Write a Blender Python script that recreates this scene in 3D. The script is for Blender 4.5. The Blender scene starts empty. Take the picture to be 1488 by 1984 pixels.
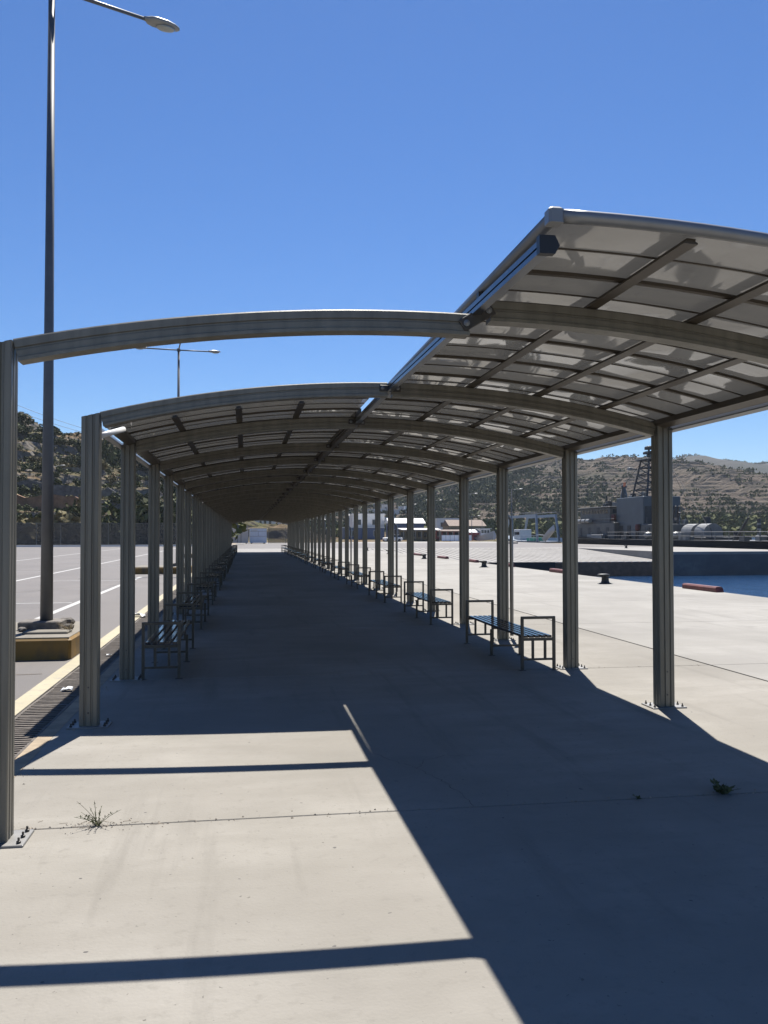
import bpy, math, random
import numpy as np
from mathutils import Vector, Matrix

# ------------------------------------------------------------------ camera, sky, sun, exposure
sc = bpy.context.scene
col = sc.collection
R = math.radians
cam_d = bpy.data.cameras.new("camera")
cam = bpy.data.objects.new("camera", cam_d)
col.objects.link(cam)
sc.camera = cam
cam_d.sensor_fit = 'VERTICAL'
cam_d.sensor_height = 36.0
cam_d.lens = 1700 / 1984 * 36.0
cam_d.clip_start = 0.05
cam_d.clip_end = 20000
cam.location = (0, 0, 1.6)
cam.rotation_euler = (R(90 + 1.44), R(0.066), R(-8.978))

SUN_EL, SUN_AZ = 60.3, 13.2          # azimuth measured from +Y towards +X
world = bpy.data.worlds.new("World")
sc.world = world
world.use_nodes = True
wn = world.node_tree
bg = wn.nodes['Background']
sky = wn.nodes.new('ShaderNodeTexSky')
sky.sky_type = 'NISHITA'
sky.sun_disc = False
sky.sun_elevation = R(SUN_EL)
sky.sun_rotation = R(SUN_AZ)
sky.altitude = 0
sky.air_density = 1.0
sky.dust_density = 0.12
sky.ozone_density = 10.0
hsv = wn.nodes.new('ShaderNodeHueSaturation')     # the camera's vivid colour rendering, even over the whole sky
hsv.inputs['Hue'].default_value = 0.505
hsv.inputs['Saturation'].default_value = 1.1
hsv.inputs['Value'].default_value = 1.2
wn.links.new(sky.outputs[0], hsv.inputs['Color'])
wn.links.new(hsv.outputs[0], bg.inputs[0])
bg.inputs[1].default_value = 0.05

sun_d = bpy.data.lights.new("sun", 'SUN')
sun_d.energy = 5.0
sun_d.angle = R(0.5)
sun_d.color = (1.0, 0.96, 0.895)
sun = bpy.data.objects.new("sun", sun_d)
col.objects.link(sun)
sdir = Vector((math.sin(R(SUN_AZ)) * math.cos(R(SUN_EL)), math.cos(R(SUN_AZ)) * math.cos(R(SUN_EL)), math.sin(R(SUN_EL))))
sun.rotation_euler = (-sdir).to_track_quat('-Z', 'Y').to_euler()
sun.location = sdir * 60

sc.view_settings.view_transform = 'Standard'
sc.view_settings.look = 'None'
sc.view_settings.gamma = 1.0
sc.view_settings.use_curve_mapping = False
sc.view_settings.exposure = 0.97
sc.render.engine = 'CYCLES'
sc.cycles.max_bounces = 7
sc.cycles.diffuse_bounces = 3
sc.cycles.glossy_bounces = 3
sc.cycles.transparent_max_bounces = 8
sc.cycles.caustics_reflective = False
sc.cycles.caustics_refractive = False
sc.cycles.use_denoising = True

rnd = random.Random(7)
nrg = np.random.default_rng(11)

# ------------------------------------------------------------------ materials
def mat(name, c, rough=0.6, metal=0.0, var=0.0, vscale=3.0, bump=0.0, bscale=40.0, ior=1.5, c2=None, spec=None, detail=6.0, stretch=None):
    m = bpy.data.materials.new(name)
    m.use_nodes = True
    nt = m.node_tree
    b = nt.nodes['Principled BSDF']
    b.inputs['Base Color'].default_value = (*c, 1)
    b.inputs['Roughness'].default_value = rough
    b.inputs['Metallic'].default_value = metal
    b.inputs['IOR'].default_value = ior
    if spec is not None:
        b.inputs['Specular IOR Level'].default_value = spec
    L = nt.links
    if var or bump:
        geo = nt.nodes.new('ShaderNodeNewGeometry')
        vec = geo.outputs['Position']
        if stretch:
            mp = nt.nodes.new('ShaderNodeMapping')
            mp.inputs['Scale'].default_value = stretch
            L.new(vec, mp.inputs[0])
            vec = mp.outputs[0]
    if var:
        n = nt.nodes.new('ShaderNodeTexNoise')
        n.inputs['Scale'].default_value = vscale
        n.inputs['Detail'].default_value = detail
        n.inputs['Roughness'].default_value = 0.6
        L.new(vec, n.inputs['Vector'])
        r = nt.nodes.new('ShaderNodeValToRGB')
        d2 = c2 if c2 else tuple(max(0, x * (1 - var)) for x in c)
        u2 = c if c2 else tuple(min(1, x * (1 + var)) for x in c)
        r.color_ramp.elements[0].color = (*d2, 1)
        r.color_ramp.elements[1].color = (*u2, 1)
        r.color_ramp.elements[0].position = 0.32
        r.color_ramp.elements[1].position = 0.68
        L.new(n.outputs[0], r.inputs[0])
        L.new(r.outputs[0], b.inputs['Base Color'])
    if bump:
        n2 = nt.nodes.new('ShaderNodeTexNoise')
        n2.inputs['Scale'].default_value = bscale
        n2.inputs['Detail'].default_value = 4
        L.new(vec, n2.inputs['Vector'])
        bp = nt.nodes.new('ShaderNodeBump')
        bp.inputs['Strength'].default_value = 1.0
        bp.inputs['Distance'].default_value = bump
        L.new(n2.outputs[0], bp.inputs['Height'])
        L.new(bp.outputs[0], b.inputs['Normal'])
    return m

def nodes_of(m):
    nt = m.node_tree
    return nt, nt.nodes, nt.links, nt.nodes['Principled BSDF']

def mixrgb(nt, fac, a, b, mode='MIX'):
    n = nt.nodes.new('ShaderNodeMix')
    n.data_type = 'RGBA'
    n.blend_type = mode
    for sock, v in ((n.inputs[0], fac), (n.inputs[6], a), (n.inputs[7], b)):
        if hasattr(v, 'is_linked'):
            nt.links.new(v, sock)
        elif isinstance(v, tuple):
            sock.default_value = (*v, 1)
        else:
            sock.default_value = v
    return n.outputs[2]

def noise(nt, vec, scale, detail=5, lo=0.4, hi=0.6, rough=0.6):
    n = nt.nodes.new('ShaderNodeTexNoise')
    n.inputs['Scale'].default_value = scale
    n.inputs['Detail'].default_value = detail
    n.inputs['Roughness'].default_value = rough
    nt.links.new(vec, n.inputs['Vector'])
    r = nt.nodes.new('ShaderNodeMapRange')
    r.inputs[1].default_value = lo
    r.inputs[2].default_value = hi
    nt.links.new(n.outputs[0], r.inputs[0])
    return r.outputs[0]

def concrete(name, base, dark, light, speck=(0.09, 0.085, 0.08)):
    m = mat(name, base, 0.8, spec=0.15)
    nt, N, L, b = nodes_of(m)
    geo = N.new('ShaderNodeNewGeometry')
    v = geo.outputs['Position']
    c = mixrgb(nt, noise(nt, v, 0.55, 6, 0.35, 0.65), dark, light)
    st = N.new('ShaderNodeMapping')
    st.inputs['Scale'].default_value = (0.5, 1.6, 1)
    L.new(v, st.inputs[0])
    c = mixrgb(nt, noise(nt, st.outputs[0], 2.3, 7, 0.42, 0.75), c, dark)
    f = noise(nt, v, 14, 5, 0.56, 0.9)
    c = mixrgb(nt, f, c, tuple(x * 0.82 for x in dark))
    sp = noise(nt, v, 19, 1, 0.77, 0.785)
    c = mixrgb(nt, sp, c, speck)
    wv = N.new('ShaderNodeMapping'); wv.inputs['Rotation'].default_value = (0, 0, 0.5); wv.inputs['Scale'].default_value = (3.0, 0.25, 1)
    L.new(v, wv.inputs[0])
    c = mixrgb(nt, noise(nt, wv.outputs[0], 1.1, 8, 0.56, 0.82), c, tuple(x * 0.74 for x in dark))
    c = mixrgb(nt, noise(nt, v, 33, 2, 0.70, 0.74), c, tuple(x * 0.6 for x in dark))
    c = mixrgb(nt, noise(nt, v, 0.23, 6, 0.46, 0.68), c, tuple(x * 0.86 for x in dark))
    oil = noise(nt, v, 0.9, 5, 0.60, 0.76)
    c = mixrgb(nt, oil, c, tuple(x * 0.72 for x in base))
    L.new(c, b.inputs['Base Color'])
    n2 = N.new('ShaderNodeTexNoise')
    n2.inputs['Scale'].default_value = 60
    n2.inputs['Detail'].default_value = 5
    L.new(v, n2.inputs['Vector'])
    bp = N.new('ShaderNodeBump')
    bp.inputs['Distance'].default_value = 0.0025
    L.new(n2.outputs[0], bp.inputs['Height'])
    L.new(bp.outputs[0], b.inputs['Normal'])
    return m

M = {}
M['slab'] = concrete('slab_concrete', (0.25, 0.233, 0.203), (0.215, 0.199, 0.171), (0.278, 0.26, 0.229))
M['slab_pale'] = concrete('pale_slab_concrete', (0.275, 0.261, 0.236), (0.245, 0.232, 0.208), (0.302, 0.288, 0.262))
M['mole'] = concrete('mole_concrete', (0.272, 0.26, 0.242), (0.245, 0.233, 0.215), (0.30, 0.288, 0.27))
M['wall_conc'] = concrete('quay_wall_concrete', (0.14, 0.14, 0.14), (0.10, 0.105, 0.11), (0.17, 0.17, 0.165))
M['tan'] = mat('tan_edge', (0.267, 0.206, 0.133), 0.8, var=0.25, vscale=6, bump=0.003)
M['kerb_top'] = concrete('kerb_concrete', (0.241, 0.219, 0.185), (0.189, 0.172, 0.142), (0.267, 0.245, 0.215))
M['dirt'] = mat('dirt', (0.30, 0.25, 0.19), 0.95, var=0.35, vscale=9, bump=0.01, bscale=25)
M['alu'] = mat('bronze_aluminium', (0.172, 0.160, 0.130), 0.42, 0.3, var=0.20, vscale=1.5, bump=0.0006, bscale=60, stretch=(9, 9, 0.8), detail=9)
M['alu_dark'] = mat('dark_aluminium', (0.065, 0.052, 0.038), 0.45, 0.25, var=0.2, vscale=3)
M['alu_grey'] = mat('grey_aluminium', (0.20, 0.205, 0.21), 0.4, 0.45, var=0.08, vscale=4)
M['rail'] = mat('rail_metal', (0.10, 0.11, 0.13), 0.28, 0.85, var=0.15, vscale=5)
M['black'] = mat('black_plastic', (0.012, 0.012, 0.013), 0.45)
M['steel'] = mat('galvanised_steel', (0.20, 0.195, 0.185), 0.5, 0.4, var=0.2, vscale=6)
M['steel_dark'] = mat('dark_steel', (0.06, 0.055, 0.05), 0.5, 0.4, var=0.3, vscale=20)
M['pole'] = mat('pole_steel', (0.12, 0.122, 0.125), 0.5, 0.3, var=0.15, vscale=3)
M['white_pvc'] = mat('white_pipe', (0.55, 0.54, 0.51), 0.4, var=0.06)
M['bench'] = mat('bench_steel', (0.085, 0.075, 0.06), 0.42, 0.35, var=0.25, vscale=12)
M['slat'] = mat('bench_slat_enamel', (0.035, 0.04, 0.05), 0.13, 0.35, var=0.3, vscale=9, bump=0.0012, bscale=9)
M['iron'] = mat('cast_iron', (0.085, 0.07, 0.056), 0.7, 0.25, var=0.4, vscale=15, bump=0.002, bscale=60)
M['bollard'] = mat('bollard_iron', (0.025, 0.025, 0.024), 0.55, 0.1, var=0.4, vscale=12, bump=0.003)
M['rust_joint'] = mat('rusty_joint', (0.17, 0.095, 0.06), 0.9, var=0.3, vscale=2)
M['red'] = mat('red_paint', (0.115, 0.028, 0.024), 0.6, var=0.35, vscale=6)
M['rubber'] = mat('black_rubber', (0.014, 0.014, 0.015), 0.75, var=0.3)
M['paper'] = mat('white_paper', (0.8, 0.8, 0.78), 0.8)
M['glass_lens'] = mat('lamp_glass', (0.35, 0.36, 0.33), 0.12, 0.0)
M['lamp'] = mat('lamp_grey', (0.26, 0.26, 0.245), 0.4, 0.2, var=0.1, vscale=10)
M['stone'] = mat('loose_stone', (0.14, 0.125, 0.11), 0.9, var=0.4, vscale=9, bump=0.01, bscale=20)
M['white'] = mat('white_wall', (0.68, 0.67, 0.65), 0.7, var=0.06, vscale=2)
M['cabin'] = mat('cabin_panel', (0.74, 0.77, 0.83), 0.5, var=0.05, vscale=1)
M['beige'] = mat('beige_panel', (0.56, 0.53, 0.49), 0.6, var=0.08, vscale=1)
M['blue_wall'] = mat('blue_wall', (0.09, 0.12, 0.20), 0.7, var=0.1)
M['ochre_wall'] = mat('ochre_wall', (0.22, 0.18, 0.12), 0.8, var=0.15)
M['pink'] = mat('pink_awning', (0.28, 0.075, 0.075), 0.7, var=0.1)
M['tile'] = mat('roof_tile', (0.15, 0.105, 0.08), 0.8, var=0.25, vscale=3)
M['window'] = mat('window_glass', (0.03, 0.035, 0.045), 0.1)
M['ship'] = mat('ship_grey', (0.085, 0.083, 0.076), 0.55, var=0.22, vscale=0.8)
M['ship_pale'] = mat('ship_pale_grey', (0.15, 0.15, 0.145), 0.5, var=0.2, vscale=1)
M['ship_blue'] = mat('ship_blue_grey', (0.075, 0.09, 0.10), 0.5, var=0.12, vscale=0.6)
M['ship_dark'] = mat('ship_dark', (0.04, 0.04, 0.04), 0.6, var=0.3, vscale=2)
M['canvas'] = mat('pale_canister', (0.22, 0.22, 0.21), 0.45, var=0.1)
M['hull_black'] = mat('hull_black', (0.012, 0.013, 0.016), 0.75, spec=0.2)
M['orange'] = mat('orange_float', (0.7, 0.17, 0.04), 0.5)
M['boat_white'] = mat('boat_white', (0.48, 0.49, 0.50), 0.4, var=0.06)
M['boat_blue'] = mat('gantry_grey_blue', (0.20, 0.24, 0.29), 0.45, var=0.1)
M['green_net'] = mat('green_net', (0.03, 0.22, 0.16), 0.8)
M['bark'] = mat('bark', (0.10, 0.075, 0.055), 0.9, var=0.3, vscale=6)
M['drystone'] = mat('dry_stone_wall', (0.19, 0.16, 0.125), 0.95, var=0.45, vscale=1.6, bump=0.12, bscale=2.2)
M['drystone_grey'] = mat('grey_stone_wall', (0.125, 0.115, 0.105), 0.95, var=0.4, vscale=1.4, bump=0.1, bscale=2.0)
M['white_line'] = mat('white_line_paint', (0.361, 0.353, 0.335), 0.7, var=0.18, vscale=9)
M['cable'] = mat('cable', (0.03, 0.03, 0.03), 0.6)

# asphalt: fine aggregate, patches, faint tyre streaks
m = mat('asphalt', (0.15, 0.14, 0.135), 0.72, spec=0.4)
nt, N, L, b = nodes_of(m)
g = N.new('ShaderNodeNewGeometry').outputs['Position']
c = mixrgb(nt, noise(nt, g, 0.35, 6, 0.35, 0.65), (0.102, 0.090, 0.083), (0.130, 0.116, 0.107))
mp = N.new('ShaderNodeMapping'); mp.inputs['Scale'].default_value = (1.5, 0.12, 1); L.new(g, mp.inputs[0])
c = mixrgb(nt, noise(nt, mp.outputs[0], 1.4, 5, 0.5, 0.8), c, (0.095, 0.088, 0.084))
c = mixrgb(nt, noise(nt, g, 90, 2, 0.5, 0.8), c, (0.07, 0.066, 0.063))
L.new(c, b.inputs['Base Color'])
n2 = N.new('ShaderNodeTexNoise'); n2.inputs['Scale'].default_value = 120; L.new(g, n2.inputs['Vector'])
bp = N.new('ShaderNodeBump'); bp.inputs['Distance'].default_value = 0.004; L.new(n2.outputs[0], bp.inputs['Height']); L.new(bp.outputs[0], b.inputs['Normal'])
M['asphalt'] = m

# worn yellow paint
def paint(name, c1, wear, lo, hi, sc_=7):
    m = mat(name, c1, 0.7)
    nt, N, L, b = nodes_of(m)
    g = N.new('ShaderNodeNewGeometry').outputs['Position']
    c = mixrgb(nt, noise(nt, g, sc_, 6, lo, hi), c1, wear)
    c = mixrgb(nt, noise(nt, g, 1.7, 4, 0.4, 0.7), c, tuple(x * 0.86 for x in c1))
    L.new(c, b.inputs['Base Color'])
    return m
M['yellow'] = paint('yellow_line_paint', (0.344, 0.301, 0.198), (0.215, 0.198, 0.163), 0.52, 0.72)
M['kerb_yellow'] = paint('yellow_kerb_paint', (0.23, 0.132, 0.028), (0.085, 0.068, 0.045), 0.44, 0.62, 3.2)

# glossy wavy roof sheet (reflects the sunlit and shaded floor)
m = mat('roof_sheet', (0.11, 0.106, 0.098), 0.045, spec=0.45)
nt, N, L, b = nodes_of(m)
g = N.new('ShaderNodeNewGeometry').outputs['Position']
c = mixrgb(nt, noise(nt, g, 1.3, 6, 0.35, 0.7), (0.14, 0.136, 0.128), (0.18, 0.175, 0.166))
c = mixrgb(nt, noise(nt, g, 7, 7, 0.6, 0.8), c, (0.08, 0.074, 0.066))
L.new(c, b.inputs['Base Color'])
n2 = N.new('ShaderNodeTexNoise'); n2.inputs['Scale'].default_value = 1.25; n2.inputs['Detail'].default_value = 0.6
L.new(g, n2.inputs['Vector'])
bp = N.new('ShaderNodeBump'); bp.inputs['Distance'].default_value = 0.085; bp.inputs['Strength'].default_value = 1.0
L.new(n2.outputs[0], bp.inputs['Height']); L.new(bp.outputs[0], b.inputs['Normal'])
rg = noise(nt, g, 3.0, 4, 0.3, 0.8)
mr = N.new('ShaderNodeMapRange'); mr.inputs[3].default_value = 0.03; mr.inputs[4].default_value = 0.10
L.new(rg, mr.inputs[0]); L.new(mr.outputs[0], b.inputs['Roughness'])
tl = N.new('ShaderNodeBsdfTranslucent'); tl.inputs['Color'].default_value = (0.62, 0.61, 0.58, 1)
mx = N.new('ShaderNodeMixShader'); mx.inputs[0].default_value = 0.031
L.new(b.outputs[0], mx.inputs[1]); L.new(tl.outputs[0], mx.inputs[2]); L.new(mx.outputs[0], nt.nodes['Material Output'].inputs[0])
M['sheet'] = m

# water
m = mat('sea_water', (0.010, 0.034, 0.085), 0.08, ior=1.333)
nt, N, L, b = nodes_of(m)
g = N.new('ShaderNodeNewGeometry').outputs['Position']
h1 = noise(nt, g, 0.9, 4, 0.0, 1.0); h2 = noise(nt, g, 3.5, 3, 0.0, 1.0)
ad = N.new('ShaderNodeMath'); ad.operation = 'MULTIPLY_ADD'; L.new(h2, ad.inputs[0]); ad.inputs[1].default_value = 0.35; L.new(h1, ad.inputs[2])
bp = N.new('ShaderNodeBump'); bp.inputs['Distance'].default_value = 0.22; L.new(ad.outputs[0], bp.inputs['Height']); L.new(bp.outputs[0], b.inputs['Normal'])
M['water'] = m

# foliage with per-corner tint attribute
ORD = ['first', 'second', 'third', 'fourth', 'fifth', 'sixth', 'seventh', 'eighth', 'ninth', 'tenth', 'eleventh', 'twelfth', 'thirteenth', 'fourteenth', 'fifteenth']
def foliage(name, a, b2):
    m = mat(name, a, 0.8, spec=0.15)
    nt, N, L, b = nodes_of(m)
    at = N.new('ShaderNodeAttribute'); at.attribute_name = 'tint'
    oi = N.new('ShaderNodeObjectInfo')
    c = mixrgb(nt, at.outputs['Fac'], a, b2)
    mr = N.new('ShaderNodeMapRange'); mr.inputs[3].default_value = 0.75; mr.inputs[4].default_value = 1.3; L.new(oi.outputs['Random'], mr.inputs[0])
    mul = N.new('ShaderNodeVectorMath'); mul.operation = 'SCALE'; L.new(c, mul.inputs[0]); L.new(mr.outputs[0], mul.inputs['Scale'])
    L.new(mul.outputs[0], b.inputs['Base Color'])
    return m
M['leaf_dark'] = foliage('dark_foliage', (0.04, 0.048, 0.019), (0.10, 0.108, 0.045))
M['leaf_green'] = foliage('green_foliage', (0.045, 0.056, 0.016), (0.12, 0.125, 0.04))
M['leaf_dry'] = foliage('dry_scrub', (0.09, 0.075, 0.034), (0.18, 0.15, 0.07))
M['leaf_weed'] = foliage('weed_leaf', (0.06, 0.07, 0.03), (0.11, 0.115, 0.05))
M['straw'] = mat('straw', (0.36, 0.28, 0.17), 0.9, var=0.2)

def terrain_mat(name, soil, soil2, rock, green, gs=0.03, glo=0.42, ghi=0.6):
    m = mat(name, soil, 0.95, spec=0.1)
    nt, N, L, b = nodes_of(m)
    geo = N.new('ShaderNodeNewGeometry')
    g = geo.outputs['Position']
    c = mixrgb(nt, noise(nt, g, 0.05, 6, 0.35, 0.65), soil, soil2)
    c = mixrgb(nt, noise(nt, g, 0.6, 6, 0.55, 0.75), c, rock)
    c = mixrgb(nt, noise(nt, g, gs, 7, glo, ghi), c, green)
    sp = N.new('ShaderNodeSeparateXYZ'); L.new(geo.outputs['Normal'], sp.inputs[0])
    mr = N.new('ShaderNodeMapRange'); mr.inputs[1].default_value = 0.80; mr.inputs[2].default_value = 0.62
    L.new(sp.outputs[2], mr.inputs[0])
    c = mixrgb(nt, mr.outputs[0], c, rock)
    c = mixrgb(nt, noise(nt, g, 1.5, 6, 0.5, 0.8), c, tuple(x * 0.6 for x in soil))
    L.new(c, b.inputs['Base Color'])
    n2 = N.new('ShaderNodeTexNoise'); n2.inputs['Scale'].default_value = 0.8; n2.inputs['Detail'].default_value = 8; L.new(g, n2.inputs['Vector'])
    bp = N.new('ShaderNodeBump'); bp.inputs['Distance'].default_value = 0.6; L.new(n2.outputs[0], bp.inputs['Height']); L.new(bp.outputs[0], b.inputs['Normal'])
    return m
M['hill_near'] = terrain_mat('near_hill_soil', (0.135, 0.104, 0.063), (0.18, 0.122, 0.072), (0.15, 0.135, 0.115), (0.068, 0.07, 0.03), 0.06)
M['hill_far'] = terrain_mat('terraced_hill_soil', (0.10, 0.08, 0.061), (0.12, 0.094, 0.072), (0.072, 0.064, 0.054), (0.045, 0.046, 0.03), 0.014, 0.5, 0.68)
M['hill_back'] = terrain_mat('back_hill_soil', (0.055, 0.053, 0.046), (0.07, 0.065, 0.056), (0.06, 0.057, 0.054), (0.032, 0.036, 0.027), 0.01)
M['cut_soil'] = mat('cut_bank_soil', (0.23, 0.125, 0.07), 0.95, var=0.4, vscale=0.7, bump=0.25, bscale=0.9)

# fence netting: thin wire net, partly open
m = mat('wire_net', (0.10, 0.095, 0.085), 0.8)
nt, N, L, b = nodes_of(m)
tr = N.new('ShaderNodeBsdfTransparent'); mx = N.new('ShaderNodeMixShader'); mx.inputs[0].default_value = 0.42
L.new(tr.outputs[0], mx.inputs[1]); L.new(b.outputs[0], mx.inputs[2]); L.new(mx.outputs[0], nt.nodes['Material Output'].inputs[0])
M['net'] = m

# ------------------------------------------------------------------ mesh helpers
class MB:
    def __init__(s):
        s.v = []; s.f = []
    def box(s, x0, x1, y0, y1, z0, z1):
        n = len(s.v)
        s.v += [(x0, y0, z0), (x1, y0, z0), (x1, y1, z0), (x0, y1, z0), (x0, y0, z1), (x1, y0, z1), (x1, y1, z1), (x0, y1, z1)]
        s.f += [tuple(n + i for i in q) for q in ((0, 3, 2, 1), (4, 5, 6, 7), (0, 1, 5, 4), (1, 2, 6, 5), (2, 3, 7, 6), (3, 0, 4, 7))]
        return s
    def bbox(s, x0, x1, y0, y1, z0, z1, b=0.01):      # box with bevelled vertical and top edges
        rings = []
        for z, i in ((z0, 0), (z1 - b, 0), (z1, b)):
            X0, X1, Y0, Y1 = x0 + i, x1 - i, y0 + i, y1 - i
            rings.append([(X0 + b, Y0, z), (X1 - b, Y0, z), (X1, Y0 + b, z), (X1, Y1 - b, z), (X1 - b, Y1, z), (X0 + b, Y1, z), (X0, Y1 - b, z), (X0, Y0 + b, z)])
        return s.loft(rings)
    def loft(s, rings, closed=True, caps=True):
        n0 = len(s.v); k = len(rings[0])
        for r in rings:
            s.v += [tuple(p) for p in r]
        for i in range(len(rings) - 1):
            for j in range(k if closed else k - 1):
                a = n0 + i * k + j; b2 = n0 + i * k + (j + 1) % k
                s.f.append((a, b2, b2 + k, a + k))
        if caps and closed:
            s.f.append(tuple(n0 + j for j in range(k))[::-1])
            s.f.append(tuple(n0 + (len(rings) - 1) * k + j for j in range(k)))
        return s
    def tube(s, pts, r, n=8, caps=True):
        pts = [Vector(p) for p in pts]
        rings = []
        rr = r if isinstance(r, (list, tuple)) else [r] * len(pts)
        for i, p in enumerate(pts):
            t = (pts[min(i + 1, len(pts) - 1)] - pts[max(i - 1, 0)]).normalized()
            up = Vector((0, 0, 1)) if abs(t.z) < 0.95 else Vector((0, 1, 0))
            u = t.cross(up).normalized(); w = u.cross(t)
            rings.append([p + (u * math.cos(2 * math.pi * k / n) + w * math.sin(2 * math.pi * k / n)) * rr[i] for k in range(n)])
        return s.loft(rings, True, caps)
    def bar(s, a, b, w, h=None, up=(0, 0, 1)):
        a, b = Vector(a), Vector(b); h = h or w
        t = (b - a).normalized(); up = Vector(up)
        if abs(t.dot(up)) > 0.95: up = Vector((0, 1, 0))
        u = t.cross(up).normalized(); q = u.cross(t)
        return s.loft([[p + u * sx * w / 2 + q * sy * h / 2 for sx, sy in ((-1, -1), (1, -1), (1, 1), (-1, 1))] for p in (a, b)])
    def lathe(s, prof, n=16, c=(0, 0, 0)):
        return s.loft([[(c[0] + r * math.cos(2 * math.pi * k / n), c[1] + r * math.sin(2 * math.pi * k / n), c[2] + z) for k in range(n)] for r, z in prof])
    def blob(s, c, rad, seed, n=2, amp=0.25):
        rg = random.Random(seed); rings = []
        k, m_ = 8, 6
        ph = [rg.uniform(0, 6.3) for _ in range(6)]
        for i in range(1, m_):
            th = math.pi * i / m_
            ring = []
            for j in range(k):
                a = 2 * math.pi * j / k
                q = 1 + amp * (math.sin(2 * a + ph[0] + th) * .5 + math.sin(3 * a + ph[1] - 2 * th) * .5 + rg.uniform(-.4, .4))
                ring.append((c[0] + rad[0] * q * math.sin(th) * math.cos(a), c[1] + rad[1] * q * math.sin(th) * math.sin(a), c[2] + rad[2] * math.cos(th)))
            rings.append(ring[::-1])
        return s.loft(rings)
    def mesh(s, name, material, smooth=False):
        me = bpy.data.meshes.new(name)
        me.from_pydata([tuple(p) for p in s.v], [], s.f)
        me.materials.append(M[material] if isinstance(material, str) else material)
        if smooth:
            me.polygons.foreach_set('use_smooth', [True] * len(me.polygons))
        me.update()
        return me
    def ob(s, name, material, parent=None, smooth=False, loc=None):
        return put(name, s.mesh(name, material, smooth), parent, loc)

def put(name, me, parent=None, loc=None, rz=0.0, scale=None):
    o = bpy.data.objects.new(name, me)
    col.objects.link(o)
    if parent: o.parent = parent
    if loc is not None: o.location = loc
    if rz: o.rotation_euler = (0, 0, rz)
    if scale is not None: o.scale = scale
    return o

def tag(o, label, cat, group=None):
    o['label'] = label; o['category'] = cat
    if group: o['group'] = group
    return o

def thing(name, label, cat, loc=(0, 0, 0), rz=0.0, group=None):
    o = put(name, None, None, loc, rz)
    o.empty_display_size = 0.2
    return tag(o, label, cat, group)

def struct(o, kind='structure'):
    o['kind'] = kind
    return o

def copy_tree(o, parent=None):
    c = o.copy(); col.objects.link(c)
    if parent: c.parent = parent
    for ch in list(o.children): copy_tree(ch, c)
    return c

# ------------------------------------------------------------------ setting: ground, quay, mole, water
AX0 = -1.50                                   # quay slabs begin here, drain lies to the left
quay = struct(MB().box(AX0, 12.9, -60, 73, -5, -0.06).ob('quay', 'wall_conc'))
jy = [5.04 + 4.95 * k for k in range(-6, 14)]
jy = [-60] + jy + [73.0]
for (x0, x1) in ((AX0, 5.585), (5.625, 12.9)):
    for a, b_ in zip(jy[:-1], jy[1:]):
        g_ = 0.006
        MB().bbox(x0, x1, a + g_, b_ - g_, -0.058, 0.0, 0.004).ob('slab', 'slab' if x0 < 0 else 'slab_pale', quay)
# joint filler, recessed
MB().box(5.585, 5.625, -60, 73, -0.058, -0.012).ob('joint_filler', 'iron', quay)
# meandering crack in the slab under the roof
def ribbon(pts, w, z):
    mb = MB()
    for i, (x, y) in enumerate(pts):
        t = Vector(pts[min(i + 1, len(pts) - 1)]) - Vector(pts[max(i - 1, 0)])
        n = Vector((-t.y, t.x)).normalized() * (w * (0.4 + 0.9 * rnd.random()) / 2)
        mb.v += [(x + n.x, y + n.y, z), (x - n.x, y - n.y, z)]
    mb.f = [(2 * i, 2 * i + 1, 2 * i + 3, 2 * i + 2) for i in range(len(pts) - 1)]
    return mb
def jitter(pts, n, a):
    out = []
    for (x0, y0), (x1, y1) in zip(pts[:-1], pts[1:]):
        for k in range(n):
            t = k / n
            out.append((x0 + (x1 - x0) * t + rnd.uniform(-a, a), y0 + (y1 - y0) * t + rnd.uniform(-a, a)))
    return out + [pts[-1]]
for pts in ([(0.93, 6.40), (1.08, 6.08), (1.17, 5.92), (1.26, 5.62), (1.30, 5.42), (1.33, 5.05)], [(1.17, 5.92), (1.24, 6.12), (1.45, 6.24), (1.62, 6.20)]):
    ribbon(jitter(pts, 7, 0.018), 0.0045, 0.0015).ob('crack', 'iron', quay)
ribbon(jitter([(5.6, 5.04), (7.5, 4.9), (9.2, 5.06), (12.9, 5.04)], 8, .02), 0.008, 0.0015).ob('crack', 'iron', quay)

# mole with ferry ramp
RX0, RX1, RY0, RY1, RZ = 12.9, 37.0, 73.0, 95.0, -0.85
mole = struct(MB().box(AX0, RX0, 73, 420, -5, -0.002).box(RX0, RX1, RY1, 420, -5, -0.002).box(RX1, 52, 73, 420, -5, -0.002).ob('mole', 'mole'))
mb = MB()
mb.v = [(RX0, RY0, -5), (RX1, RY0, -5), (RX1, RY1, -5), (RX0, RY1, -5), (RX0, RY0, RZ - .06), (RX1, RY0, RZ - .06), (RX1, RY1, -.06), (RX0, RY1, -.06)]
mb.f = [(4, 5, 6, 7), (0, 1, 5, 4)]
ramp = struct(mb.ob('ferry_ramp', 'rust_joint'))
npl = 36; wpl = (RX1 - RX0) / npl
for k in range(npl):
    x0 = RX0 + k * wpl + .055; x1 = RX0 + (k + 1) * wpl - .055
    mb = MB(); t = 0.058
    mb.v = [(x0, RY0, RZ - t), (x1, RY0, RZ - t), (x1, RY1 - .02, -t), (x0, RY1 - .02, -t), (x0, RY0, RZ), (x1, RY0, RZ), (x1, RY1 - .02, -.004), (x0, RY1 - .02, -.004)]
    mb.f = [(4, 5, 6, 7), (0, 1, 5, 4), (1, 2, 6, 5), (3, 0, 4, 7)]
    mb.ob('ramp_strip', 'tan' if k % 9 == 40 else 'mole', ramp)
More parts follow.
